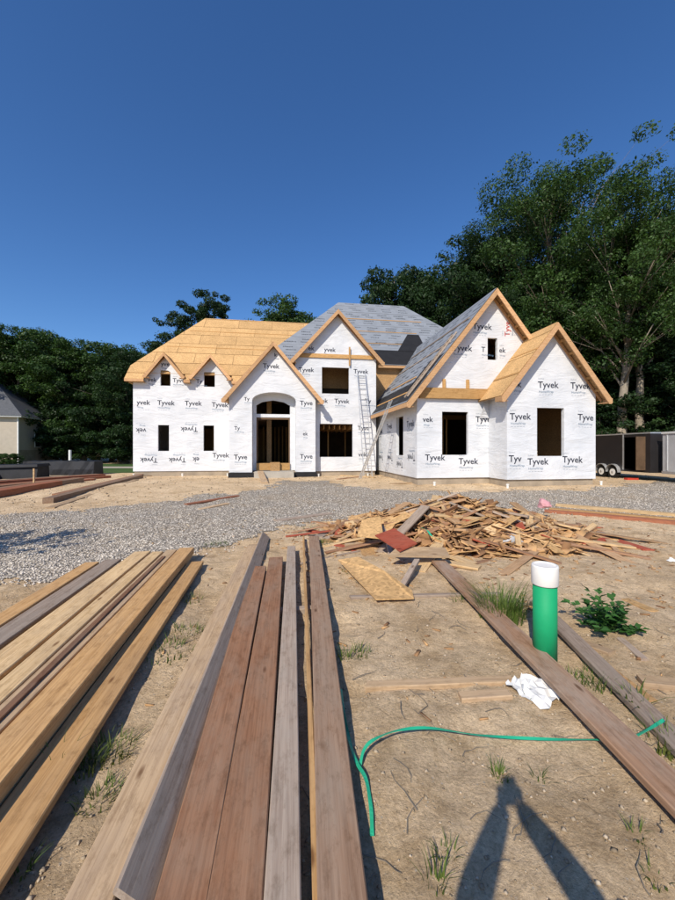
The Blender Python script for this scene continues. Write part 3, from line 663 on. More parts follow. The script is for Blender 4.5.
# stack of yellow lumber on the left
LD = (-0.1674, 0.9859); LG = 'lumber in the yellow stack'
def lb(o0, o1, top, th, Y0, Y1, m, label, grp=None):
    (xa, ya), (xb, yb) = line((o0+o1)/2, LD, Y0, Y1); return board((xa, ya, top-th), (xb, yb, top-th), abs(o1-o0), th, m, label, grp)
lb(-1.554, -1.319, 0.205, 0.10, 0.85, 6.4, 'pineorange', 'thick orange pine beam forming the open edge of the yellow lumber stack')
lb(-1.312, -1.08, 0.105, 0.05, 0.8, 5.95, 'pineorange', 'low pine board lying at the foot of the thick orange beam')
lb(-1.755, -1.59, 0.185, 0.04, 0.9, 6.35, 'tanboard', 'pinkish pine board on the stack beside the thick orange beam')
lb(-1.935, -1.765, 0.195, 0.05, 0.95, 6.2, 'pine', 'pale knotty pine board on top of the yellow lumber stack')
lb(-2.24, -1.99, 0.185, 0.04, 1.0, 6.25, 'pine', 'wide clean yellow pine board on the lumber stack')
lb(-2.57, -2.34, 0.155, 0.04, 1.1, 5.9, 'greyboard', 'weathered grey board among the yellow boards of the lumber stack')
lb(-2.80, -2.60, 0.155, 0.04, 1.1, 5.75, 'pineorange', 'orange pine board at the gravel side of the lumber stack')
lb(-1.70, -1.645, 0.205, 0.018, 1.0, 5.9, 'redbrown', 'narrow reddish strip lying along the top of the lumber stack')
lb(-1.55, -1.33, 0.102, 0.043, 0.9, 6.35, 'pine', 'pine board buried in the lower layers of the yellow lumber stack', LG)
for o0, o1 in ((-1.75, -1.60), (-1.93, -1.77), (-2.22, -2.0), (-2.56, -2.35), (-2.79, -2.61)):
    for t in (0.065, 0.108): lb(o0+rnd.uniform(-.015, .01), o1+rnd.uniform(-.01, .015), t if o0 < -2.3 else t+0.032, 0.042, 0.95+rnd.uniform(0, .2), 5.75+rnd.uniform(-.15, .1), 'pine', 'pine board buried in the lower layers of the yellow lumber stack', LG)
def sleeper(Ym, oa, ob, D, top, label):
    (x0, y0), _ = line(oa, D, Ym, Ym+1); (x1, y1), _ = line(ob, D, Ym, Ym+1)
    board((x0, y0, -0.03), (x1, y1, -0.03), 0.09, top+0.03, 'greyboard', label, 'timber bearers under the stacks', name='bearer')
for y_ in (1.2, 3.3, 5.3): sleeper(y_, -2.80, -1.14, LD, 0.05, 'short grey timber bearer under the yellow lumber stack')
# weathered boards in the middle
def P(x, y, z): Y_ = (CAM_H-z)*380/(y-450); return Vector(((x-337.5)/380*Y_, Y_, z))
def tb(x0, y0, x1, y1, wd, top, th, m, label, ext=0.9, roll=0):
    a = P(x0, y0, top); b_ = P(x1, y1, top); d = (b_-a).normalized(); b_ = b_+d*ext
    a.z = b_.z = top-th; return board(a, b_, wd, th, m, label, None, roll)
tb(259, 566, 181.5, 900, 0.205, 0.115, 0.05, 'redbrown', 'red brown weathered board lying beside the tilted grey board')
tb(276, 557, 234.5, 900, 0.22, 0.115, 0.05, 'redbrown', 'wide red brown plank between a narrow grey board and its darker twin')
tb(291.5, 546, 282, 900, 0.145, 0.115, 0.05, 'greyboard', 'narrow pale grey board next to the wide red brown plank')
tb(314, 536, 342, 900, 0.195, 0.125, 0.06, 'weathered', 'dark weathered brown plank edging the open dirt with the green strap')
tb(304, 536, 315, 900, 0.035, 0.11, 0.05, 'pineorange', 'thin orange pine strip alongside the dark weathered plank')
a = Vector((-0.859, 1.474, 0)); b2 = Vector((-1.546, 7.79, 0))
TD = (b2-a).normalized(); TN = Vector((TD.y, -TD.x, 0))
for i, tt in enumerate((0.052, 0.097)):
    off = TN*(-0.10+0.012*i); aa = a+off-TD*(0.6+0.1*i); bb = b2+off-TD*(0.7+0.3*i)
    aa.z = bb.z = tt
    board(aa, bb, 0.19, 0.043, 'tanboard', ('tan board lying below the topmost tan board beside the tilted grey board', 'long pale tan board that props up the tilted grey board')[i])
aa = a+TN*0.062-TD*0.02; bb = b2+TN*0.062; aa.z = bb.z = 0.094
board(aa, bb, 0.185, 0.03, 'greyboard', 'long grey board tilted on edge against the pale tan board', None, R(42))
for y_, x0, x1 in ((1.05, -0.95, 0.1), (4.3, -1.2, -0.22)): board((x0, y_-0.1, -0.03), (x1, y_+0.06, -0.03), 0.09, 0.088, 'greyboard', 'short grey timber bearer under the weathered boards', 'timber bearers under the stacks', name='bearer')
# right side boards
tb(439, 560, 675, 790, 0.215, 0.115, 0.05, 'plankbrown', 'long brown plank running from the scrap pile past the green pipe', 1.0)
tb(536, 600, 675, 737, 0.15, 0.08, 0.05, 'greyboard', 'long thin grey board lying behind the green pipe', 0.8)
gb = lambda x0, y0, x1, y1, wd, th, m, label, grp=None, lift=0.0: board(*[(q.x, q.y, g1(q.x, q.y)+lift-0.008) for q in (P(x0, y0, 0), P(x1, y1, 0))], wd, th, m, label, grp)
gb(366, 689, 512, 682, 0.085, 0.045, 'tanboard', 'short tan board lying on dirt next to the white paper scrap')
gb(460, 700, 509, 698, 0.09, 0.04, 'tanboard', 'stubby wood offcut lying below the short tan board')
gb(350, 600, 500, 594, 0.07, 0.04, 'greyboard', 'thin grey stick on dirt in front of the scrap pile')
gb(640, 683, 700, 690, 0.12, 0.05, 'tanboard', 'light wood offcut on dirt beyond the long thin grey board')
gb(606, 668, 650, 700, 0.12, 0.02, 'osbdark', 'flat orange scrap panel beside the long thin grey board')
gb(625, 598, 655, 612, 0.12, 0.02, 'osb', 'orange wood scrap behind the leafy weed')
gb(575, 640, 612, 655, 0.10, 0.03, 'tanboard', 'small tan wood scrap in front of the leafy weed')
gb(620, 640, 645, 660, 0.07, 0.03, 'greyboard', 'small grey wood scrap at the foot of the leafy weed')
# boards at right near the drive
for i, (xa, ya, xb, yb, m) in enumerate(((545, 512, 690, 526, 'redlam'), (550, 510, 690, 522, 'pineorange'), (556, 507, 690, 518, 'pine'))):
    gb(xa, ya, xb, yb, 0.25, 0.09, m, ('reddish', 'orange', 'pale')[i]+' long board lying between the scrap pile and the gravel')
# plank and loose boards near the house
q0, q1 = H2W(-1.15, 22.05, 0.62), H2W(-0.75, 18.3, 0.0); q1.z = zg(q1); board(q0, q1, 0.32, 0.05, 'tanboard', 'walk plank sloping from the porch slab down to the gravel')
for i, (xa, ya, xb, yb, m, l) in enumerate(((186, 506, 238, 499, 'redlam', 'reddish board lying loose on gravel before the porch'), (200, 510, 228, 505, 'tanboard', 'short tan board beside the loose reddish board'), (130, 482, 165, 479, 'tanboard', 'pale board lying on dirt at the left wing corner'),
        (330, 479, 375, 482, 'pine', 'pale scrap board on dirt below the main gable window'), (338, 484, 362, 481, 'redwood', 'short brown board on dirt beneath the leaning ladder'), (275, 522, 330, 514, 'greyboard', 'grey board resting at the far end of the weathered planks'), (390, 489, 460, 486, 'tanboard', 'tan board on dirt before the grey roofed wing'))):
    gb(xa, ya, xb, yb, 0.22, 0.05, m, l)
# lumber lying at the left by the lawn
LM = [((-60, 505), (140, 474), 'redlam', 0.16, 'red laminated board'), ((-60, 497), (128, 473), 'redlam', 0.16, 'second red laminated board'), ((48, 503), (140, 477), 'weathered', 0.2, 'grey brown plank')]
def lowboard(x0, y0, x1, y1, wd, th, m, label, lift=0.0, grp=None):
    a = P(x0, y0, 0.1); b_ = P(x1, y1, 0.25); za, zb = g1(a.x, a.y)+lift, g1(b_.x, b_.y)+lift
    return board((a.x, a.y, za-0.01), (b_.x, b_.y, zb-0.01), wd, th, m, label, grp)
prs_l = random.Random(5)
for k_, (xa, ya, xb, yb, wd, th, m, l) in enumerate((
    (48, 502, 140, 478, 0.34, 0.20, 'weathered', 'thick grey brown timber reaching the left wing corner'),
    (56, 498, 141, 476.4, 0.30, 0.16, 'redbrown', 'reddish timber lying behind the thick grey brown one'),
    (50, 506, 136, 480.5, 0.25, 0.05, 'tanboard', 'thin pale plank in front of the thick grey brown timber'))):
    lowboard(xa, ya, xb, yb, wd, th, m, l)
for k_ in range(11):
    t = k_/10; A0, B0_ = Vector((-12.6, 10.9)).lerp(Vector((-16.6, 16.4)), t), Vector((-12.6, 16.9)).lerp(Vector((-13.6, 22.3)), t)
    B0_ = B0_+(B0_-A0).normalized()*prs_l.uniform(-0.9, 0.9); m, l = ((('redlam', 'red laminated beam lying in the lumber row by the lawn'), ('redlam', 'red laminated beam lying in the lumber row by the lawn'), ('weathered', 'dull brown plank lying in the lumber row by the lawn'), ('redbrown', 'dark red plank lying in the lumber row by the lawn'))[k_ % 4])
    board((A0.x, A0.y, g1(A0.x, A0.y)-0.01), (B0_.x, B0_.y, g1(B0_.x, B0_.y)-0.01), 0.42, prs_l.choice((0.1, 0.16, 0.24)), m, l, 'lumber row by the lawn')
lowboard(-60, 488, 36, 474, 0.8, 0.42, 'redbrown', 'stack of brown planks left of the red laminated beams')

# ------------------------------------------------------------------ scrap pile
prs = random.Random(21)
PC = (2.55, 8.35)
def pile_h(x, y):
    dx, dy = (x-PC[0]), (y-PC[1]); dx = dx/3.0 if dx > 0 else dx/2.4; dy = dy/1.9 if dy < 0 else dy/1.7
    r = math.hypot(dx, dy); h = max(0, 1-r)**1.05*0.84
    dx2, dy2 = (x-1.2)/1.5, (y-8.3)/1.2; h2 = max(0, 1-math.hypot(dx2, dy2))*0.55
    return max(h, h2)
SCR = [('scraptan', 'tan wood offcut jumbled in the scrap pile'), ('pine', 'yellow pine offcut jumbled in the scrap pile'), ('osb', 'flaky sheathing offcut jumbled in the scrap pile'), ('osbdark', 'brown sheathing offcut jumbled in the scrap pile'),
       ('redwood', 'brown wood offcut jumbled in the scrap pile'), ('scrapred', 'red wood offcut jumbled in the scrap pile'), ('greyboard', 'grey wood offcut jumbled in the scrap pile')]
WTS = [0.22, 0.14, 0.18, 0.17, 0.15, 0.08, 0.06]
smesh = {}
def scrap(x, y, z, L, wd, th, m, label, az, tilt, roll):
    key = (round(L*4)/4, round(wd/0.05)*0.05, th, m)
    if key not in smesh: smesh[key] = boardmesh(key[0], max(key[1], 0.05), th, len(smesh), 3, 1.5).mesh('scrap_wood'); smesh[key].materials.append(M[m])
    o = bpy.data.objects.new('scrap_wood', smesh[key]); col.objects.link(o)
    o.location = (x, y, z); o.rotation_euler = (Matrix.Rotation(az, 3, 'Z') @ Matrix.Rotation(tilt, 3, 'Y') @ Matrix.Rotation(roll, 3, 'X')).to_euler()
    return tag(o, label, 'scrap wood', label.replace(' jumbled in', 's in'))
cnt = 0
while cnt < 285:
    a_ = prs.uniform(0, 6.283); r_ = math.sqrt(prs.random())*1.16
    x = PC[0]+r_*math.cos(a_)*(3.1 if math.cos(a_) > 0 else 2.7); y = PC[1]+r_*math.sin(a_)*1.95
    h = pile_h(x, y)
    if h < 0.02 and prs.random() < 0.5: continue
    m, l = prs.choices(SCR, WTS)[0]
    sheet = m.startswith('osb')
    L = prs.uniform(0.3, 0.85) if sheet else prs.choice([0.4, 0.5, 0.7, 0.9, 1.2, 1.6, 2.0]); wd = prs.uniform(0.15, 0.4) if sheet else prs.choice([0.09, 0.09, 0.14, 0.19]); th = 0.012 if sheet else prs.choice([0.02, 0.04])
    az = prs.gauss(0.0, 0.75) if prs.random() < 0.7 else prs.uniform(0, 3.14)
    e_ = L*0.4; gx, gy = math.cos(az)*e_, math.sin(az)*e_
    h0, h1 = pile_h(x-gx, y-gy)+g1(x-gx, y-gy), pile_h(x+gx, y+gy)+g1(x+gx, y+gy)
    tilt = -math.atan2(h1-h0, 2*e_)+max(-0.2, min(0.2, prs.gauss(0, 0.1 if h > 0.05 else 0.01))); tilt = max(-0.6, min(0.6, tilt)); z = max((h0+h1)/2, h*0.9)+prs.uniform(-0.06, 0.05)*(1 if h > 0.08 else 0.15)
    scrap(x, y, z, L, wd, th, m, l, az, tilt, prs.gauss(0, 0.28 if h > 0.05 else 0.02)); cnt += 1
# the heap's filling of splinters and offcuts
def chips(name, n, pos, smin, smax, m, label, cat, tiltsd):
    r = np.random.RandomState(n); V = []; Fq = []
    base = np.array([(-1,-1,-1),(1,-1,-1),(1,1,-1),(-1,1,-1),(-1,-1,1),(1,-1,1),(1,1,1),(-1,1,1)], float)
    Fb = np.array([(3,2,1,0),(4,5,6,7),(0,1,5,4),(1,2,6,5),(2,3,7,6),(3,0,4,7)])
    for i in range(n):
        x, y, z = pos(r); L = r.uniform(smin, smax); s = np.array([L, L*r.uniform(0.12, 0.4), min(0.012, L*0.15)])
        E_ = np.array(Euler((r.normal(0, tiltsd), r.normal(0, tiltsd), r.uniform(0, 6.28))).to_matrix())
        V.append((base*s/2) @ E_.T+np.array([x, y, z])); Fq.append(Fb+8*i)
    return tag(link(name, rawmesh(name, np.concatenate(V), np.concatenate(Fq), False), m), label, cat, kind='stuff')
def ppos(r):
    while True:
        x, y = PC[0]+r.uniform(-2.9, 3.3), PC[1]+r.uniform(-2.1, 2.0); h = pile_h(x, y)
        if h > 0.03: return x, y, g1(x, y)+h*r.uniform(0.65, 1.0)-0.01
chips('scrap_filling', 2600, ppos, 0.08, 0.5, 'chip', 'splintered wood bits filling the scrap pile', 'wood scraps', 0.4)
def gpos(r):
    y = 2.6+r.power(1.3)*13; x = r.uniform(-0.75, 0.95)*y
    if r.rand() < 0.7: x, y = PC[0]+r.normal(0, 2.6), PC[1]-0.8+r.normal(0, 1.7)
    y = max(y, 2.6); return x, y, g1(x, y)+0.006
chips('wood_chips', 1500, gpos, 0.015, 0.10, 'chip', 'small wood chips scattered over the dirt', 'wood chips', 0.12)
def stems():
    r = random.Random(77); b = MB()
    for i in range(150):
        y = 1.5+r.random()**1.3*8; x = r.uniform(-0.1, 0.95)*y if r.random() < 0.8 else r.uniform(-0.5, 0)*y; a_ = r.uniform(0, 6.28); p = Vector((x, y, 0)); pts = []
        for k_ in range(5):
            pts.append(Vector((p.x, p.y, g1(p.x, p.y)+0.006+r.uniform(0, 0.012)))); a_ += r.gauss(0, 0.5); p = p+Vector((math.cos(a_), math.sin(a_), 0))*r.uniform(0.02, 0.075)
        b.tube(pts, [0.0032, 0.003, 0.0026, 0.002, 0.001], 4, False)
    tag(b.build('dry_stems', 'bark'), 'dry roots and dead stems lying on the dirt', 'stems', kind='stuff')
stems()
# pieces around the pile that stand out
def sheet(pts, th, m, label, z=0.02, tilt=None):
    b = MB(); c = Vector((sum(p[0] for p in pts)/len(pts), sum(p[1] for p in pts)/len(pts), 0))
    top = [Vector((p[0]-c.x, p[1]-c.y, p[2])) for p in pts]; b.hexa([q-Vector((0, 0, th)) for q in top], top)
    o = b.build('sheet_offcut', m); o.location = (c.x, c.y, g1(c.x, c.y)+z); tag(o, label, 'scrap wood'); return o
def pp(x, y, z): q = P(x, y, z); return (q.x, q.y, z)
sheet([pp(376, 601, 0.05), pp(414, 600, 0.04), pp(412, 592, 0.06), pp(384, 572, 0.16), pp(358, 558, 0.16), pp(338, 561, 0.10)], 0.014, 'osb', 'large ragged sheathing offcut lying flat in front of the scrap pile')
sheet([pp(375, 538, 0.34), pp(394, 531, 0.42), pp(417, 546, 0.30), pp(400, 554, 0.22)], 0.02, 'scrapred', 'smooth red panel offcut propped on the edge of the scrap pile')
sheet([pp(388, 558, 0.17), pp(450, 559, 0.16), pp(445, 550, 0.22), pp(398, 549, 0.26)], 0.03, 'tanboard', 'broad brown board lying under the smooth red panel')
sheet([pp(357, 538, 0.25), pp(384, 541, 0.25), pp(380, 518, 0.5), pp(362, 522, 0.45)], 0.014, 'osb', 'sheathing offcut leaning at the left flank of the scrap pile')
q0, q1 = P(401, 590, 0.02), P(417, 562, 0.15); board(q0, q1, 0.08, 0.05, 'greyboard', 'short grey stick propping up the broad brown board')
gb(300, 563, 360, 551, 0.05, 0.03, 'greyboard', 'thin grey lath beside the scrap pile near the plank ends')
gb(345, 548, 395, 541, 0.09, 0.04, 'tanboard', 'pale stick at the left foot of the scrap pile', None, 0.02)
# crumpled sheet things
def crumple(name, c, r, m, label, cat, seed, flat=0.6, pts=None):
    rr = random.Random(seed); bm = bmesh.new(); bmesh.ops.create_icosphere(bm, subdivisions=2, radius=1)
    for v in bm.verts:
        k_ = rr.uniform(0.55, 1.15); v.co = Vector((v.co.x*r[0]*k_, v.co.y*r[1]*k_, max(v.co.z, -0.25)*r[2]*rr.uniform(0.5, 1.2)))
    me = bpy.data.meshes.new(name); bm.to_mesh(me); bm.free(); o = link(name, me, m); o.location = c; tag(o, label, cat); return o
def crumpled_sheet(q, size, hgt, label, seed, rz):
    rr = random.Random(seed); b = MB(); n = 9; K = [(rr.uniform(0, 6.28), rr.uniform(3, 8), rr.uniform(0, 6)) for _ in range(5)]
    for i in range(n):
        for j in range(n):
            u, v = i/(n-1)-0.5, j/(n-1)-0.5; h = sum(abs(((math.cos(a_)*u+math.sin(a_)*v)*f+p) % 2-1) for a_, f, p in K)/5
            cut = 1-0.55*max(0, u+v)-0.3*max(0, v-u); b.v.append((u*size*cut+rr.uniform(-.01, .01), v*size*1.1*cut+rr.uniform(-.01, .01), max(0.0, h*hgt*1.3-0.02)+0.05*max(0, 0.3-abs(u)-abs(v))))
    for i in range(n-1):
        for j in range(n-1): k = i*n+j; b.f += [(k, k+n, k+n+1), (k, k+n+1, k+1)]
    o = b.build('paper_scrap', 'paper'); o.location = (q.x, q.y, g1(q.x, q.y)+0.005); o.rotation_euler = (0, 0, rz); tag(o, label, 'paper')
crumpled_sheet(P(530, 690, 0), 0.36, 0.085, 'crumpled white paper scrap against the long brown plank', 5, 0.7)
q = P(548, 520, 0); crumple('plastic_bag', (q.x, q.y+0.2, 0.35), (0.2, 0.2, 0.2), 'pink', 'pinkish crumpled wrapper on top of the scrap pile', 'wrapper', 6)
q = P(345, 535, 0); crumple('plastic_sheet', (q.x-0.1, q.y, g1(q.x, q.y)+0.03), (0.28, 0.2, 0.12), 'plastic', 'grey crumpled plastic at the left foot of the scrap pile', 'plastic', 7)
q = P(512, 548, 0); crumple('plastic_sheet', (q.x, q.y, 0.14), (0.3, 0.18, 0.12), 'plastic', 'grey plastic sheet scrap at the front of the scrap pile', 'plastic', 8)
q = P(446, 531, 0); crumple('insulation_scrap', (q.x+0.15, q.y+0.3, 0.42), (0.42, 0.1, 0.09), 'paper', 'twisted white wrap strip lying in the scrap pile', 'wrap', 9)
q = P(672, 560, 0); crumple('paper_scrap', (q.x, q.y, g1(q.x, q.y)+0.02), (0.08, 0.07, 0.05), 'paper', 'small white scrap on bare dirt beyond the leafy weed', 'paper', 12)
def ribbon(name, pts, wd, m, label, cat, up=0.01, twist=0.0):
    P_ = []
    for i in range(len(pts)-1):
        p0, p1, p2, p3 = [Vector(pts[max(0, min(len(pts)-1, i+j))]) for j in (-1, 0, 1, 2)]
        for k_ in range(6):
            t = k_/6; P_.append(0.5*((2*p1)+(p2-p0)*t+(2*p0-5*p1+4*p2-p3)*t*t+(3*p1-p0-3*p2+p3)*t**3))
    P_.append(Vector(pts[-1])); b = MB(); n = len(P_)
    for i, p in enumerate(P_):
        d = (P_[min(i+1, n-1)]-P_[max(i-1, 0)]).normalized(); s = d.cross(Vector((0, 0, 1))).normalized(); a_ = twist*math.sin(i*0.5)
        s = s*math.cos(a_)+Vector((0, 0, 1))*math.sin(a_); nn = s.cross(d)
        for q_ in (s*(wd/2)+nn*0.001, -s*(wd/2)+nn*0.001, -s*(wd/2)-nn*0.001, s*(wd/2)-nn*0.001): b.v.append(tuple(p+q_))
    for i in range(n-1):
        for j in range(4): k_ = (j+1) % 4; b.f.append((4*i+j, 4*i+k_, 4*i+4+k_, 4*i+4+j))
    o0 = Vector(P_[n//2]); o = b.build(name, m, None, False, tuple(o0)); o.location = o0; tag(o, label, cat); return o
def gpts(L, lift=0.015): return [(q.x, q.y, g1(q.x, q.y)+lift+dz) for (x, y, dz) in L for q in [P(x, y, lift+dz)]]
ribbon('plastic_strap', gpts([(372, 834, 0), (371, 810, 0.01), (366, 785, 0.015), (357, 765, 0.02), (350, 746, 0.02), (344, 715, 0.02), (341, 688, 0.0)]), 0.02, 'strap', 'green plastic strap end curling beside the dark weathered plank', 'strap', twist=0.5)
ribbon('plastic_strap', gpts([(360, 768, 0.0), (364, 752, 0.04), (374, 742, 0.06), (397, 733, 0.06), (430, 729.5, 0.05), (480, 732, 0.03), (540, 737, 0.02), (595, 740, 0.02), (625, 742, 0.035), (645, 735, 0.05), (664, 722, 0.07)]), 0.019, 'strap', 'long green plastic strap crossing the open dirt under the brown plank', 'strap', twist=0.4)
ribbon('plastic_strap', [(1.55, 7.0, 0.42), (1.62, 6.85, 0.40), (1.66, 6.7, 0.34), (1.8, 6.6, 0.28)], 0.03, 'strap', 'short green strap tangled in the front of the scrap pile', 'strap', twist=0.6)
# green pipe
q = P(545, 660, 0); pr = empty('pipe', (q.x, q.y, g1(q.x, q.y)-0.05)); tag(pr, 'upright green plastic pipe with a white cap standing in dirt', 'pipe')
def lathe(prof, k=28):
    b = MB(); n = len(prof)
    for r_, z_ in prof:
        for j in range(k): t = 2*math.pi*j/k; b.v.append((r_*math.cos(t), r_*math.sin(t), z_))
    for i in range(n-1):
        for j in range(k): q_ = (j+1) % k; b.f.append((k*i+j, k*i+q_, k*i+k+q_, k*i+k+j))
    b.f.append(tuple(k*(n-1)+j for j in range(k))); b.f.append(tuple(k-1-j for j in range(k))); return b
o = lathe([(0.097, 0), (0.097, 0.73)]).build('tube', 'pipegreen', pr); 
for p in o.data.polygons: p.use_smooth = len(p.vertices) == 4
o = lathe([(0.106, 0.725), (0.108, 0.73), (0.108, 0.88), (0.104, 0.893), (0.090, 0.896), (0.088, 0.885)]).build('cap', 'pvc', pr)
for p in o.data.polygons: p.use_smooth = len(p.vertices) == 4
pr.rotation_euler = (R(1.0), R(-0.6), 0)

# ------------------------------------------------------------------ weeds and grass
def blades(n, hgt, spread, seed, wmax=0.009):
    r = random.Random(seed); b = MB()
    for i in range(n):
        a_ = r.uniform(0, 6.28); rr = spread*math.sqrt(r.random())*0.5; x, y = rr*math.cos(a_), rr*math.sin(a_); h = hgt*r.uniform(0.45, 1.05); ln = r.uniform(0.15, 0.75)*h
        d = Vector((math.cos(a_+r.gauss(0, .6)), math.sin(a_+r.gauss(0, .6)), 0)); s = Vector((-d.y, d.x, 0)); w_ = wmax*r.uniform(0.5, 1.0); n0 = len(b.v)
        for t in (0, 0.4, 0.75, 1.0):
            p = Vector((x, y, -0.02))+d*(ln*t*t)+Vector((0, 0, h*(t-0.25*t*t)+0.0)); ww = w_*(1-t*0.92)
            b.v += [tuple(p+s*ww), tuple(p-s*ww)]
        for j in range(3): b.f.append((n0+2*j, n0+2*j+1, n0+2*j+3, n0+2*j+2))
    return b
def tuft(x, y, n, h, sp, label, seed, grp=None, w_=0.009, m='grass'):
    o = blades(n, h, sp, seed, w_).build('grass_tuft', m); o.location = (x, y, g1(x, y)); return tag(o, label, 'grass', grp)
q = P(502, 617, 0); tuft(q.x, q.y, 420, 0.44, 0.5, 'tall bushy grass clump growing beside the green pipe', 1, None, 0.007)
q = P(480, 600, 0); tuft(q.x, q.y, 60, 0.22, 0.35, 'short grass clump beside the long brown plank behind the tall grass', 2, None, 0.007)
q = P(634, 708, 0); tuft(q.x, q.y, 26, 0.26, 0.16, 'broad bladed grass sprout between the brown plank and grey board', 3, None, 0.013)
q = P(668, 752, 0); tuft(q.x, q.y, 60, 0.2, 0.2, 'green grass tuft between the two right hand boards', 4)
for i, (x, y, n, h, sp) in enumerate(((215, 545, 60, 0.14, 0.5), (185, 635, 60, 0.11, 0.35), (170, 655, 60, 0.1, 0.4), (190, 600, 30, 0.12, 0.3), (110, 750, 70, 0.13, 0.28), (85, 765, 40, 0.16, 0.2), (100, 795, 60, 0.1, 0.22), (60, 770, 14, 0.28, 0.08), (360, 655, 40, 0.12, 0.22), (345, 660, 20, 0.14, 0.15),
        (500, 775, 22, 0.12, 0.1), (540, 775, 12, 0.1, 0.08), (436, 880, 14, 0.16, 0.10), (445, 850, 12, 0.10, 0.10), (350, 570, 30, 0.12, 0.3), (310, 530, 30, 0.18, 0.3), (325, 545, 40, 0.15, 0.35), (575, 680, 24, 0.12, 0.2), (600, 690, 26, 0.14, 0.2), (590, 675, 16, 0.14, 0.2), (460, 600, 26, 0.12, 0.25), (640, 840, 10, 0.1, 0.1), (655, 880, 10, 0.1, 0.1), (20, 870, 16, 0.12, 0.1), (530, 700, 10, 0.08, 0.08))):
    q = P(x, y, 0); tuft(q.x, q.y, int(n*1.7), h*1.15, sp, ('low grass tuft in the dirt strip between the two lumber stacks' if x < 230 else 'low grass tuft on dirt near the dark weathered plank' if x < 460 else 'low grass tuft on open dirt near the long brown plank'), 20+i, 'small grass tufts in the dirt', 0.0065)
def weed(x, y, label):
    r = random.Random(4); root = empty('weed_plant', (x, y, g1(x, y))); tag(root, label, 'plant'); st = MB(); lv = MB()
    for i in range(26):
        a_ = i*2.399+r.uniform(-.3, .3); el = r.uniform(0.25, 1.25); L = r.uniform(0.2, 0.44); d = Vector((math.cos(a_)*math.cos(el), math.sin(a_)*math.cos(el), math.sin(el)))
        pts = [Vector((0, 0, -0.02)), d*L*0.5+Vector((0, 0, 0.02)), d*L+Vector((0, 0, -0.03*math.cos(el)))]; st.tube(pts, [0.005, 0.004, 0.002], 5)
        for k_ in range(13):
            t = r.uniform(0.3, 1.05); p = pts[0].lerp(pts[2], t); b_ = r.uniform(0, 6.28); dd = (Vector((math.cos(b_), math.sin(b_), r.uniform(-.3, .5)))+d*0.4).normalized(); s = dd.cross(Vector((r.uniform(-.4, .4), r.uniform(-.4, .4), 1))).normalized(); l = r.uniform(0.05, 0.105); w_ = l*0.38; up = s.cross(dd)*0.012
            lv.quad(p, p+dd*l*0.45+s*w_+up, p+dd*l, p+dd*l*0.45-s*w_+up)
    st.build('stem', 'weed', root); o = tag(lv.build('leaf_cluster', 'weed', root), kind='stuff'); return root
q = P(606, 632, 0); weed(q.x, q.y, 'leafy green weed growing from dirt behind the grey board')

# ------------------------------------------------------------------ trees
def leaf_cloud(blobs, n, size, seed, shell=0.55):
    r = np.random.RandomState(seed); B = np.array(blobs); vol = (B[:, 3]*B[:, 4]*B[:, 5])**0.72; pick = r.choice(len(B), n, p=vol/vol.sum())
    d = r.normal(size=(n, 3)); d /= np.linalg.norm(d, axis=1)[:, None]; rad = r.uniform(shell, 1.0, n)**0.8*(1+0.14*r.normal(size=n))
    C = B[pick, :3]+d*rad[:, None]*B[pick, 3:6]
    # leaves tilt outwards and up so that sunlit and shaded sides read
    nrm = d+r.normal(0, 0.75, (n, 3))+np.array([0, 0, 0.35]); nrm /= np.linalg.norm(nrm, axis=1)[:, None]
    t = np.cross(nrm, r.normal(size=(n, 3))); t /= np.linalg.norm(t, axis=1)[:, None]; s = np.cross(nrm, t)
    L = size*r.uniform(0.55, 1.3, n)[:, None]; W = L*r.uniform(0.35, 0.6, n)[:, None]
    V = np.stack([C-t*L*0.5, C+s*W*0.5+nrm*L*0.1, C+t*L*0.5, C-s*W*0.5+nrm*L*0.1], 1).reshape(-1, 3)
    return rawmesh('crown', V, np.arange(4*n).reshape(n, 4), False)
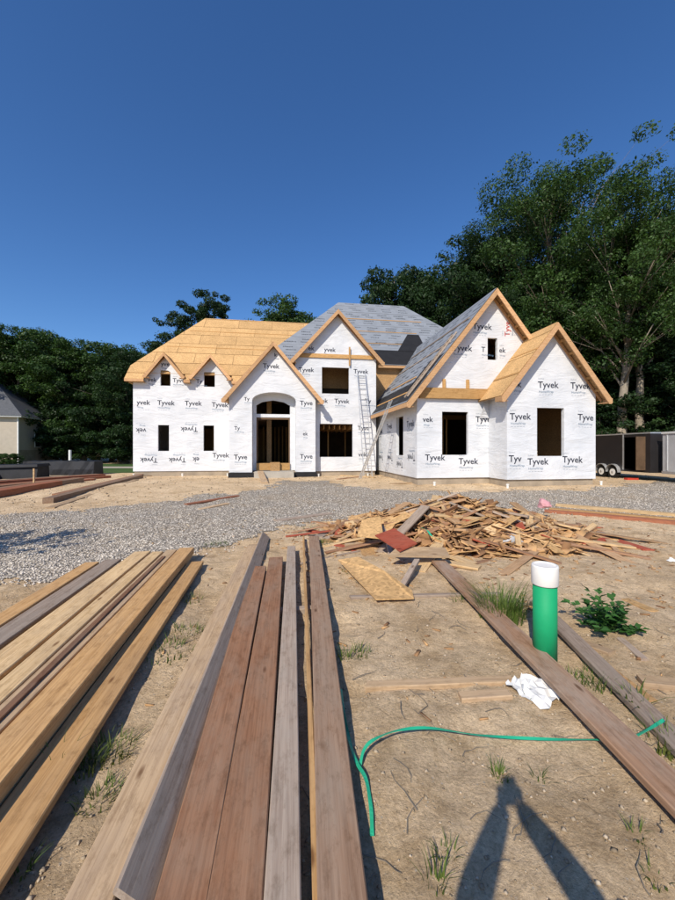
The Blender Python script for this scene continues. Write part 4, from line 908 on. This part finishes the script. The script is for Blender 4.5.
def tree_proto(h, cw, base, nblob, nleaf, size, seed, lean=0.0, lacy=0.0, rt=None, sub=5):
    """returns (trunk mesh, crown mesh) of a tree of height h, crown half-width cw, crown starting at base*h"""
    r = random.Random(seed); tr = MB(); rt = rt or h*0.018; top = Vector((lean*h, 0, h*0.93)); pts = []
    for i in range(9):
        t = i/8; pts.append(Vector((lean*h*t*t+r.gauss(0, h*0.006)*(i > 0), r.gauss(0, h*0.006)*(i > 0), h*0.93*t-0.2*(i == 0))))
    tr.tube(pts, [rt*(1.35 if i == 0 else 1-0.88*i/8) for i in range(9)], 9); blobs = []
    for i in range(nblob):
        t = base+(1-base)*((i+0.5)/nblob)**0.9; c = pts[0].lerp(pts[-1], min(t, 0.97)); c = Vector((lean*h*t*t, 0, h*0.93*t))
        env = math.sin(math.pi*min(1, max(0.08, (t-base)/(1.06-base)))**0.72)**0.75
        a_ = i*2.399+r.uniform(-.5, .5); rad = cw*env*r.uniform(0.35, 1.0); tip = c+Vector((math.cos(a_)*rad, math.sin(a_)*rad, rad*r.uniform(0.05, 0.5)))
        st = pts[0].lerp(pts[-1], max(0.05, t-0.14)); st = Vector((lean*h*(max(0.05, t-0.14))**2, 0, st.z))
        mid = st.lerp(tip, 0.5)+Vector((0, 0, rad*0.10)); rr = rt*(1-0.8*t)*0.42; tr.tube([st, mid, tip], [rr, rr*0.6, rr*0.2], 5)
        for k_ in range(sub):
            o = Vector((r.gauss(0, 1), r.gauss(0, 1), r.gauss(0, 0.6)))*cw*0.23; b_ = cw*r.uniform(0.10, 0.21)*(1-lacy*0.3)
            if k_ < 2: mm_ = st.lerp(tip, 0.45+0.25*k_); blobs.append((mm_.x, mm_.y, mm_.z+0.1*b_, b_, b_, b_*0.7))
            blobs.append((tip.x+o.x, tip.y+o.y, min(tip.z+o.z, h*0.98), b_*1.15, b_*1.15, b_*0.72))
            if k_ % 2 == 0: tr.tube([mid, (tip+o).lerp(mid, 0.1)], [rr*0.4, rr*0.12], 4, False)
    return tr.mesh('trunk', True), leaf_cloud(blobs, nleaf, size, seed)
TP_ = dict(big=tree_proto(28, 7.5, 0.30, 40, 85000, 0.24, 1, 0.03, 0.7, 0.40, sub=7), big2=tree_proto(24, 6.5, 0.46, 36, 70000, 0.23, 2, -0.04, 0.6, 0.46, sub=7),
           oak=tree_proto(16, 5.2, 0.12, 28, 52000, 0.25, 3, 0.0, 0.1, 0.26), maple=tree_proto(15, 4.4, 0.10, 26, 45000, 0.25, 4, 0.02, 0.1, 0.24),
           bush=tree_proto(7, 3.4, 0.02, 20, 22000, 0.24, 5, 0.0, 0.0, 0.10, 4), slim=tree_proto(22, 4.2, 0.48, 24, 40000, 0.25, 6, 0.02, 0.5, 0.36), sap=tree_proto(3.4, 1.1, 0.25, 12, 1500, 0.13, 8, 0.05, 0.4, 0.035, 3))
def tree(kind, x, y, h, label, m='leaf', bark='bark', sx=1.0, rz=None, grp='trees of the wood behind the house', name='tree'):
    tm, cm = TP_[kind]; H0 = {'big': 28, 'big2': 24, 'oak': 16, 'maple': 15, 'bush': 7, 'slim': 22, 'sap': 3.4}[kind]
    root = empty(name, (x, y, g1(x, y)-0.02), rnd.uniform(0, 6.28) if rz is None else rz); k_ = h/H0; root.scale = (k_*sx, k_*sx, k_); tag(root, label, 'bush' if kind == 'bush' else 'tree', grp)
    for nm, me, mm in (('trunk', tm, bark), ('crown', cm, m)):
        o = bpy.data.objects.new(nm, me); col.objects.link(o); o.parent = root
        if not me.materials: me.materials.append(None)
        o.material_slots[0].link = 'OBJECT'; o.material_slots[0].material = M[mm]
    return root
def tx(px, Y_): return (px-337.5)/380*Y_
def th_(py, Y_): return CAM_H+(450-py)/380*Y_-0.2
WR = 'tall trees of the wood beside the garage wing'
tree('big', tx(556, 36), 36, th_(120, 36)*0.87, 'tallest lacy tree rising over the right hand gables', 'leaf', 'bark', 1.08, 2.6, WR)
tree('big2', tx(622, 31), 31, th_(162, 31)*0.86, 'broad tall tree with a pale bare trunk above the parked trailers', 'leaf', 'barklight', 1.0, 2.2, WR)
tree('slim', tx(640, 31.5), 31.5, th_(215, 31.5), 'slender leaning tree beside the pale bare trunk above the trailers', 'leaf', 'barklight', 1.1, 1.2, WR)
tree('big2', tx(680, 37), 37, th_(165, 37)*0.80, 'tall tree at the far end of the wood behind the silver trailer', 'leaf', 'bark', 1.0, 4.0, WR)
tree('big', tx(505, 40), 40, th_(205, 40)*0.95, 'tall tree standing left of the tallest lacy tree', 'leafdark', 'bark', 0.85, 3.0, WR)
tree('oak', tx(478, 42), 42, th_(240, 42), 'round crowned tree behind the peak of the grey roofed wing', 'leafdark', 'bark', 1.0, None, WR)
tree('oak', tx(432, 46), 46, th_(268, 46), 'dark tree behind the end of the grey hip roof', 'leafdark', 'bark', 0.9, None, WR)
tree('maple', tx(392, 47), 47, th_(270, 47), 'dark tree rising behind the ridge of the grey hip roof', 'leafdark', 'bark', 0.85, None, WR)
for i, (px, Y_, py) in enumerate(((545, 43, 270), (600, 42, 260), (650, 40, 260), (690, 38, 270), (520, 40, 330), (575, 38, 330), (625, 39, 320), (670, 36, 330), (705, 30, 300))):
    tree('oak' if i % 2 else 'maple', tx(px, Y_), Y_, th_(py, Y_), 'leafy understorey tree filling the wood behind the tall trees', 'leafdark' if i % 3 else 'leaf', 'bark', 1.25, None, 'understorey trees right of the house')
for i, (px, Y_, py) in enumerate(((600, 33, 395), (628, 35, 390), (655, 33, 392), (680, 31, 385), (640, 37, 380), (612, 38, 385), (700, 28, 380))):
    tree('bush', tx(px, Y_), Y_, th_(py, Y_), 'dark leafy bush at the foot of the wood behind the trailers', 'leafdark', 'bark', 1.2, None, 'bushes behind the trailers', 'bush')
# behind the left wing and the left wood
tree('slim', tx(200, 50), 50, th_(292, 50), 'dark tree sticking up behind the bare tan roof ridge', 'leafdark', 'bark', 1.0, 0.4, None)
tree('oak', tx(285, 52), 52, th_(299, 52), 'bright round treetop between the tan roof and the grey roof', 'leaf', 'bark', 1.0, None, None)
LG_ = 'trees of the wood behind the lawn'
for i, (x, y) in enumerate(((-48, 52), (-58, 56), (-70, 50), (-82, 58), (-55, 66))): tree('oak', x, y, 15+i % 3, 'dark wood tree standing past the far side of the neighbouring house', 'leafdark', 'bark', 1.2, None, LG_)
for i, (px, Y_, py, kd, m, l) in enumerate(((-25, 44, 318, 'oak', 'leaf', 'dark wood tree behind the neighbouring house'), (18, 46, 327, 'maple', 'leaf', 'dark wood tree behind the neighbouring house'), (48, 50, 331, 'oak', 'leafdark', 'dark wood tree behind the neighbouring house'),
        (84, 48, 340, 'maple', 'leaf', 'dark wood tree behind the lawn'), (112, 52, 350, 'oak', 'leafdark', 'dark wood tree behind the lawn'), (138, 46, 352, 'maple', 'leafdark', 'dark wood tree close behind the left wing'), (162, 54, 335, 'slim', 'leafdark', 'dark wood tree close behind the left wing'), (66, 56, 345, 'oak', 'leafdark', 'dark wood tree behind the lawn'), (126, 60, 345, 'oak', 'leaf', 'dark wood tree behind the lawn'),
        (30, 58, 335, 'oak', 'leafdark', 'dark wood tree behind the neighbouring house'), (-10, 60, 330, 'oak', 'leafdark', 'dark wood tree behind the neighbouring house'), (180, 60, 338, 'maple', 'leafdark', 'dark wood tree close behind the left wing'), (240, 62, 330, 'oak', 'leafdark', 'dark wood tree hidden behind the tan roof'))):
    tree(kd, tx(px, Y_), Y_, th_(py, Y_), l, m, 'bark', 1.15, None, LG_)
for i, (px, Y_, py) in enumerate(((45, 46, 410), (65, 47, 405), (82, 48, 400), (100, 46, 408), (118, 47, 402), (132, 45, 405), (95, 54, 395), (55, 54, 395), (125, 54, 392), (20, 52, 400))):
    tree('bush', tx(px, Y_), Y_, th_(py, Y_), 'shadowy bush under the trees behind the lawn', 'leafdark', 'bark', 1.3, None, 'bushes under the left wood', 'bush')
tree('sap', -7.4, 4.6, 3.2, 'young tree beside the gravel casting its shadow on the drive', 'leaf', 'bark', 1.2, 1.0, None)
tree('sap', -8.1, 5.3, 2.7, 'smaller young tree beside the gravel next to its taller twin', 'leaf', 'bark', 1.3, 2.0, None)

# ------------------------------------------------------------------ neighbouring house, tarp stack, post
nh = empty('neighbour_house', (-33.6, 40.0, 0.25), R(14)); tag(nh, 'beige neighbouring house with a dark grey roof beyond the lawn', 'house')
b = MB(); b.box(-14, 0, 0, 9, -0.3, 5.1); b.build('wall', 'siding', nh)
b = MB(); b.hexa([(-14.5, -0.5, 5.05), (0.5, -0.5, 5.05), (0.5, 9.5, 5.05), (-14.5, 9.5, 5.05)], [(-14.5, -0.5, 5.2), (0.5, -0.5, 5.2), (0.5, 9.5, 5.2), (-14.5, 9.5, 5.2)]); b.build('fascia', 'white', nh)
b = MB(); B0 = [(-14.6, -0.6, 5.2), (0.6, -0.6, 5.2), (0.6, 9.6, 5.2), (-14.6, 9.6, 5.2)]; b.quad(B0[0], B0[1], (-4.5, 4.5, 9.6), (-9.5, 4.5, 9.6)); b.quad(B0[1], B0[2], (-4.5, 4.5, 9.6)); b.quad(B0[2], B0[3], (-9.5, 4.5, 9.6), (-4.5, 4.5, 9.6)); b.quad(B0[3], B0[0], (-9.5, 4.5, 9.6)); b.build('roof', 'shingle', nh)
b = MB(); b.box(-0.08, 0.03, -0.06, 0.1, -0.3, 5.05); b.build('corner_trim', 'white', nh)
b = MB(); b.box(-14, 0.06, -0.05, 0.0, -0.3, 0.9); b.box(0.0, 0.05, 0, 9, -0.3, 1.6); b.build('masonry_base', 'block', nh)
b = MB(); b.quad((-5.5, -1.2, 2.0), (-2.2, -1.2, 2.0), (-2.9, -0.02, 3.0), (-5.5, -0.02, 3.0)); b.quad((-2.2, -1.2, 2.0), (-2.2, -0.02, 2.0), (-2.9, -0.02, 3.0)); b.build('porch_roof', 'shingle', nh)
for u in (3.2, 6.2):
    b = MB(); b.box(0.0, 0.06, u, u+1.2, 1.9, 3.7); wn = b.build('window', 'white', nh); b = MB(); b.box(0.05, 0.075, u+0.1, u+1.1, 2.0, 3.6); b.build('pane', 'glass', wn)
for i, px in enumerate((3, 13)):
    tree('bush', tx(px, 37), 37, 1.25, 'small round shrub at the foot of the neighbouring house', 'leaf', 'bark', 1.5, None, 'shrubs before the neighbouring house', 'shrub')
# black wrapped bundle
bun = empty('wrapped_bundle', (tx(64, 24.5), 24.5, 0.22), R(6)); tag(bun, 'long low lumber bundle under black sheeting by the lawn', 'bundle')
b = MB(); rr = random.Random(2); n = 16
for i in range(n+1):
    x = -2.1+4.2*i/n; j = lambda s: rr.uniform(-s, s)
    b.v += [(x, -0.65+j(.04), -0.05), (x, -0.62+j(.04), 0.4), (x, -0.5+j(.04), 0.92+j(.03)), (x, 0.5+j(.04), 0.94+j(.03)), (x, 0.62+j(.04), 0.4), (x, 0.65, -0.05)]
for i in range(n):
    for k_ in range(5): b.f.append((6*i+k_, 6*i+6+k_, 6*i+7+k_, 6*i+1+k_))
b.f.append((5, 4, 3, 2, 1, 0)); b.f.append(tuple(6*n+k_ for k_ in range(6))); b.build('cover', 'tarp', bun)
for x in (-1.4, 0, 1.4): b2_ = MB(); b2_.box(x-0.05, x+0.05, -0.6, 0.6, -0.08, 0.1); b2_.build('bearer', 'greyboard', bun)
bun2 = empty('wrapped_bundle', (tx(5, 21.5), 21.5, 0.55), R(12)); bun2.location.z = g1(tx(5, 21.5), 21.5); tag(bun2, 'dark sheeting draped over the plank stack before the neighbouring house', 'bundle')
b = MB(); b.hexa([(-2.5, -0.7, -0.05), (1.9, -0.7, -0.05), (1.9, 0.7, -0.05), (-2.5, 0.7, -0.05)], [(-2.5, -0.6, 0.62), (1.9, -0.55, 0.72), (1.9, 0.6, 0.75), (-2.5, 0.6, 0.65)]); b.build('cover', 'tarp', bun2)
b = MB(); b.hexa([(-2.55, -0.72, 0.55), (1.95, -0.72, 0.66), (1.95, 0.72, 0.68), (-2.55, 0.72, 0.58)], [(-2.5, -0.65, 0.70), (1.9, -0.62, 0.8), (1.9, 0.65, 0.82), (-2.5, 0.65, 0.72)]); b.build('top_sheet', 'tarp', bun2)
b = MB(); b.tube([(0, 0, -0.1), (0, 0, 1.6)], 0.11, 8); o = b.build('marker_post', 'white'); o.location = (tx(70, 33), 33, g1(tx(70, 33), 33)); tag(o, 'white post standing at the edge of the lawn before the wood', 'post')
b = MB(); b.box(-0.03, 0.03, -0.03, 0.03, -0.1, 0.75); o = b.build('survey_stake', 'pine'); q = P(34, 487, 0.15); o.location = (q.x, q.y, g1(q.x, q.y)); tag(o, 'wooden survey stake beside the red laminated beams', 'stake')

# ------------------------------------------------------------------ trailers
def wheel(root, x, y, r=0.34):
    wr = MB(); wr.tube([(x-0.12, y, r), (x+0.1, y, r)], r, 20); wh = wr.build('wheel', 'rubber', root)
    b = MB(); b.tube([(x-0.135, y, r), (x-0.10, y, r)], r*0.58, 16); b.build('rim', 'white', wh)
    b = MB(); b.tube([(x-0.15, y, r), (x-0.13, y, r)], r*0.2, 10); b.build('hub', 'alu', wh)
ta = empty('cargo_trailer', (16.05, 19.5, 0.25), R(4)); tag(ta, 'dark enclosed cargo trailer with an open side door beside the garage wing', 'trailer')
# local: x = across (visible side at x=0), y = along, away from camera
b = MB()
for bx_ in ((0, 0.05, 1.65, 4.2, 0.5, 2.45), (0, 0.05, 0, 0.35, 0.5, 2.45), (0, 0.05, 0.35, 1.65, 2.3, 2.45), (2.15, 2.2, 0, 4.2, 0.5, 2.45), (0.05, 2.15, 4.15, 4.2, 0.5, 2.45), (0.05, 2.15, 0.0, 0.05, 0.5, 2.45), (0, 2.2, 0, 4.2, 0.42, 0.5)): b.box(*bx_)
bd = b.build('body', 'trailer', ta)
b = MB(); b.box(-0.02, 2.22, -0.02, 4.22, 2.45, 2.52); b.build('roof_cap', 'alu', ta)
b = MB(); b.box(-0.03, -0.003, 1.65, 1.72, 0.5, 2.45); b.box(-0.03, -0.003, 4.14, 4.2, 0.5, 2.45); b.build('corner_post', 'alu', ta)
dr = MB(); dr.box(-0.5, 0.0, 0.28, 0.33, 0.55, 2.3); dd_ = dr.build('door', 'brown', ta); b = MB(); b.box(-0.45, -0.33, 0.33, 0.36, 1.3, 1.4); b.build('handle', 'alu', dd_)
for y_ in (2.3, 3.15): wheel(ta, 0.0, y_)
b = MB()
for (yc) in (2.3, 3.15):
    pr_ = [(yc+0.44*math.cos(t), 0.34+0.44*math.sin(t)) for t in [math.pi*i/8 for i in range(9)]]
    for (a0, z0), (a1, z1) in zip(pr_, pr_[1:]): b.hexa([(-0.2, a0, z0), (0.0, a0, z0), (0.0, a1, z1), (-0.2, a1, z1)], [(-0.2, a0, z0+0.03), (0.0, a0, z0+0.03), (0.0, a1, z1+0.03), (-0.2, a1, z1+0.03)])
b.build('fender', 'alu', ta)
b = MB(); b.box(0.4, 0.7, 0.6, 1.1, 0.5, 1.6); b.build('shelf', 'pine', ta); b = MB(); b.box(-0.3, 0.3, 1.75, 2.0, 0.0, 0.1); o = b.build('wheel_chock', 'red', None); o.location = (15.75, 20.4, g1(15.75, 20.4)); tag(o, 'red block on the gravel beside the trailer wheel', 'block'); o.data.transform(Matrix.Translation((0, -1.9, 0)))
tb_ = empty('cargo_trailer', (16.1, 14.6, 0.25), R(-2)); tag(tb_, 'silver ribbed cargo trailer parked in front of the dark trailer', 'trailer')
b = MB(); b.box(0, 2.2, 0, 4.4, 0.55, 2.4); b.build('body', 'silver', tb_)
for i in range(8): b = MB(); b.box(-0.03, -0.001, 0.1+i*0.57, 0.14+i*0.57, 0.6, 2.35); b.build('rib', 'silver', tb_)
b = MB(); b.box(-0.04, 2.24, -0.04, 4.44, 2.4, 2.5); b.build('roof_cap', 'white', tb_); b = MB(); b.box(-0.03, 2.23, -0.03, 4.43, 0.42, 0.55); b.build('skirt', 'alu', tb_)
for y_ in (1.2, 2.0): wheel(tb_, 0.1, y_)

# ------------------------------------------------------------------ photographer (outside the frame, seen by the shadow)
pe = empty('person', (0.0, -0.36, g1(0, -0.36))); tag(pe, 'person standing with both arms raised holding up a phone', 'person')
def skin(name, V, E, rad, m, root=0, parent=None, sub=2):
    me = bpy.data.meshes.new(name); me.from_pydata(V, E, []); o = link(name, me, m, parent)
    md = o.modifiers.new('skin', 'SKIN'); md.use_smooth_shade = True
    for i, r_ in enumerate(rad): sv = me.skin_vertices[0].data[i]; sv.radius = r_ if isinstance(r_, tuple) else (r_, r_); sv.use_root = (i == root)
    s = o.modifiers.new('sub', 'SUBSURF'); s.levels = s.render_levels = sub; return o
V = [(0, 0, 0.86), (0, 0, 1.05), (0, 0.0, 1.25), (0, 0.01, 1.36), (0, 0.01, 1.42), (0, 0.02, 1.49), (0, 0.02, 1.575)]
E_ = [(0, 1), (1, 2), (2, 3), (3, 4), (4, 5), (5, 6)]; rad = [(0.155, 0.11), (0.14, 0.10), (0.165, 0.11), (0.10, 0.08), (0.055, 0.055), (0.085, 0.10), (0.07, 0.08)]
for s in (-1, 1):
    n = len(V); V += [(s*0.10, 0, 0.78), (s*0.11, 0.02, 0.46), (s*0.12, 0, 0.09), (s*0.13, 0.13, 0.04)]; E_ += [(0, n), (n, n+1), (n+1, n+2), (n+2, n+3)]; rad += [0.088, 0.062, 0.045, (0.04, 0.035)]
    n = len(V); V += [(s*0.18, 0.0, 1.33), (s*0.26, 0.11, 1.56), (s*0.065, 0.27, 1.77), (s*0.045, 0.29, 1.81)]; E_ += [(2, n), (n, n+1), (n+1, n+2), (n+2, n+3)]; rad += [0.10, 0.085, 0.052, (0.045, 0.034)]
skin('body', V, E_, rad, 'shirt', 0, pe)
hv, he, hr = [(0, -0.02, 1.50), (0, 0.0, 1.60)], [(0, 1)], [(0.088, 0.095), (0.074, 0.085)]
skin('hair', hv, he, hr, 'hair', 0, pe)
b = MB(); b.tube([(0, 0.115, 1.505), (0, 0.14, 1.49)], [0.012, 0.016], 6); b.build('nose', 'skin', pe, True)
for s in (-1, 1):
    b = MB(); b.tube([(s*0.032, 0.10, 1.525), (s*0.032, 0.118, 1.525)], [0.014, 0.008], 8); b.build('eye', 'paper', pe, True)
    for k_, (dz, L) in enumerate(((0.045, 0.05), (0.024, 0.06), (0.003, 0.06), (-0.018, 0.048))):
        skin('finger', [(s*0.055, 0.28, 1.815+dz*0.8), (s*0.060, 0.325, 1.818+dz), (s*(0.060-L*0.5), 0.345, 1.82+dz)], [(0, 1), (1, 2)], [0.010, 0.009, 0.007], 'skin', 0, pe, 1)
    skin('thumb', [(s*0.05, 0.275, 1.79), (s*0.03, 0.285, 1.81), (s*0.012, 0.292, 1.83)], [(0, 1), (1, 2)], [0.011, 0.010, 0.008], 'skin', 0, pe, 1)
ph = MB(); ph.box(-0.038, 0.038, -0.045, -0.036, -0.07, 0.085); o = ph.build('phone', 'trailer'); o.location = (0, 0, CAM_H-0.0); tag(o, 'dark phone held upright in both raised hands', 'phone')
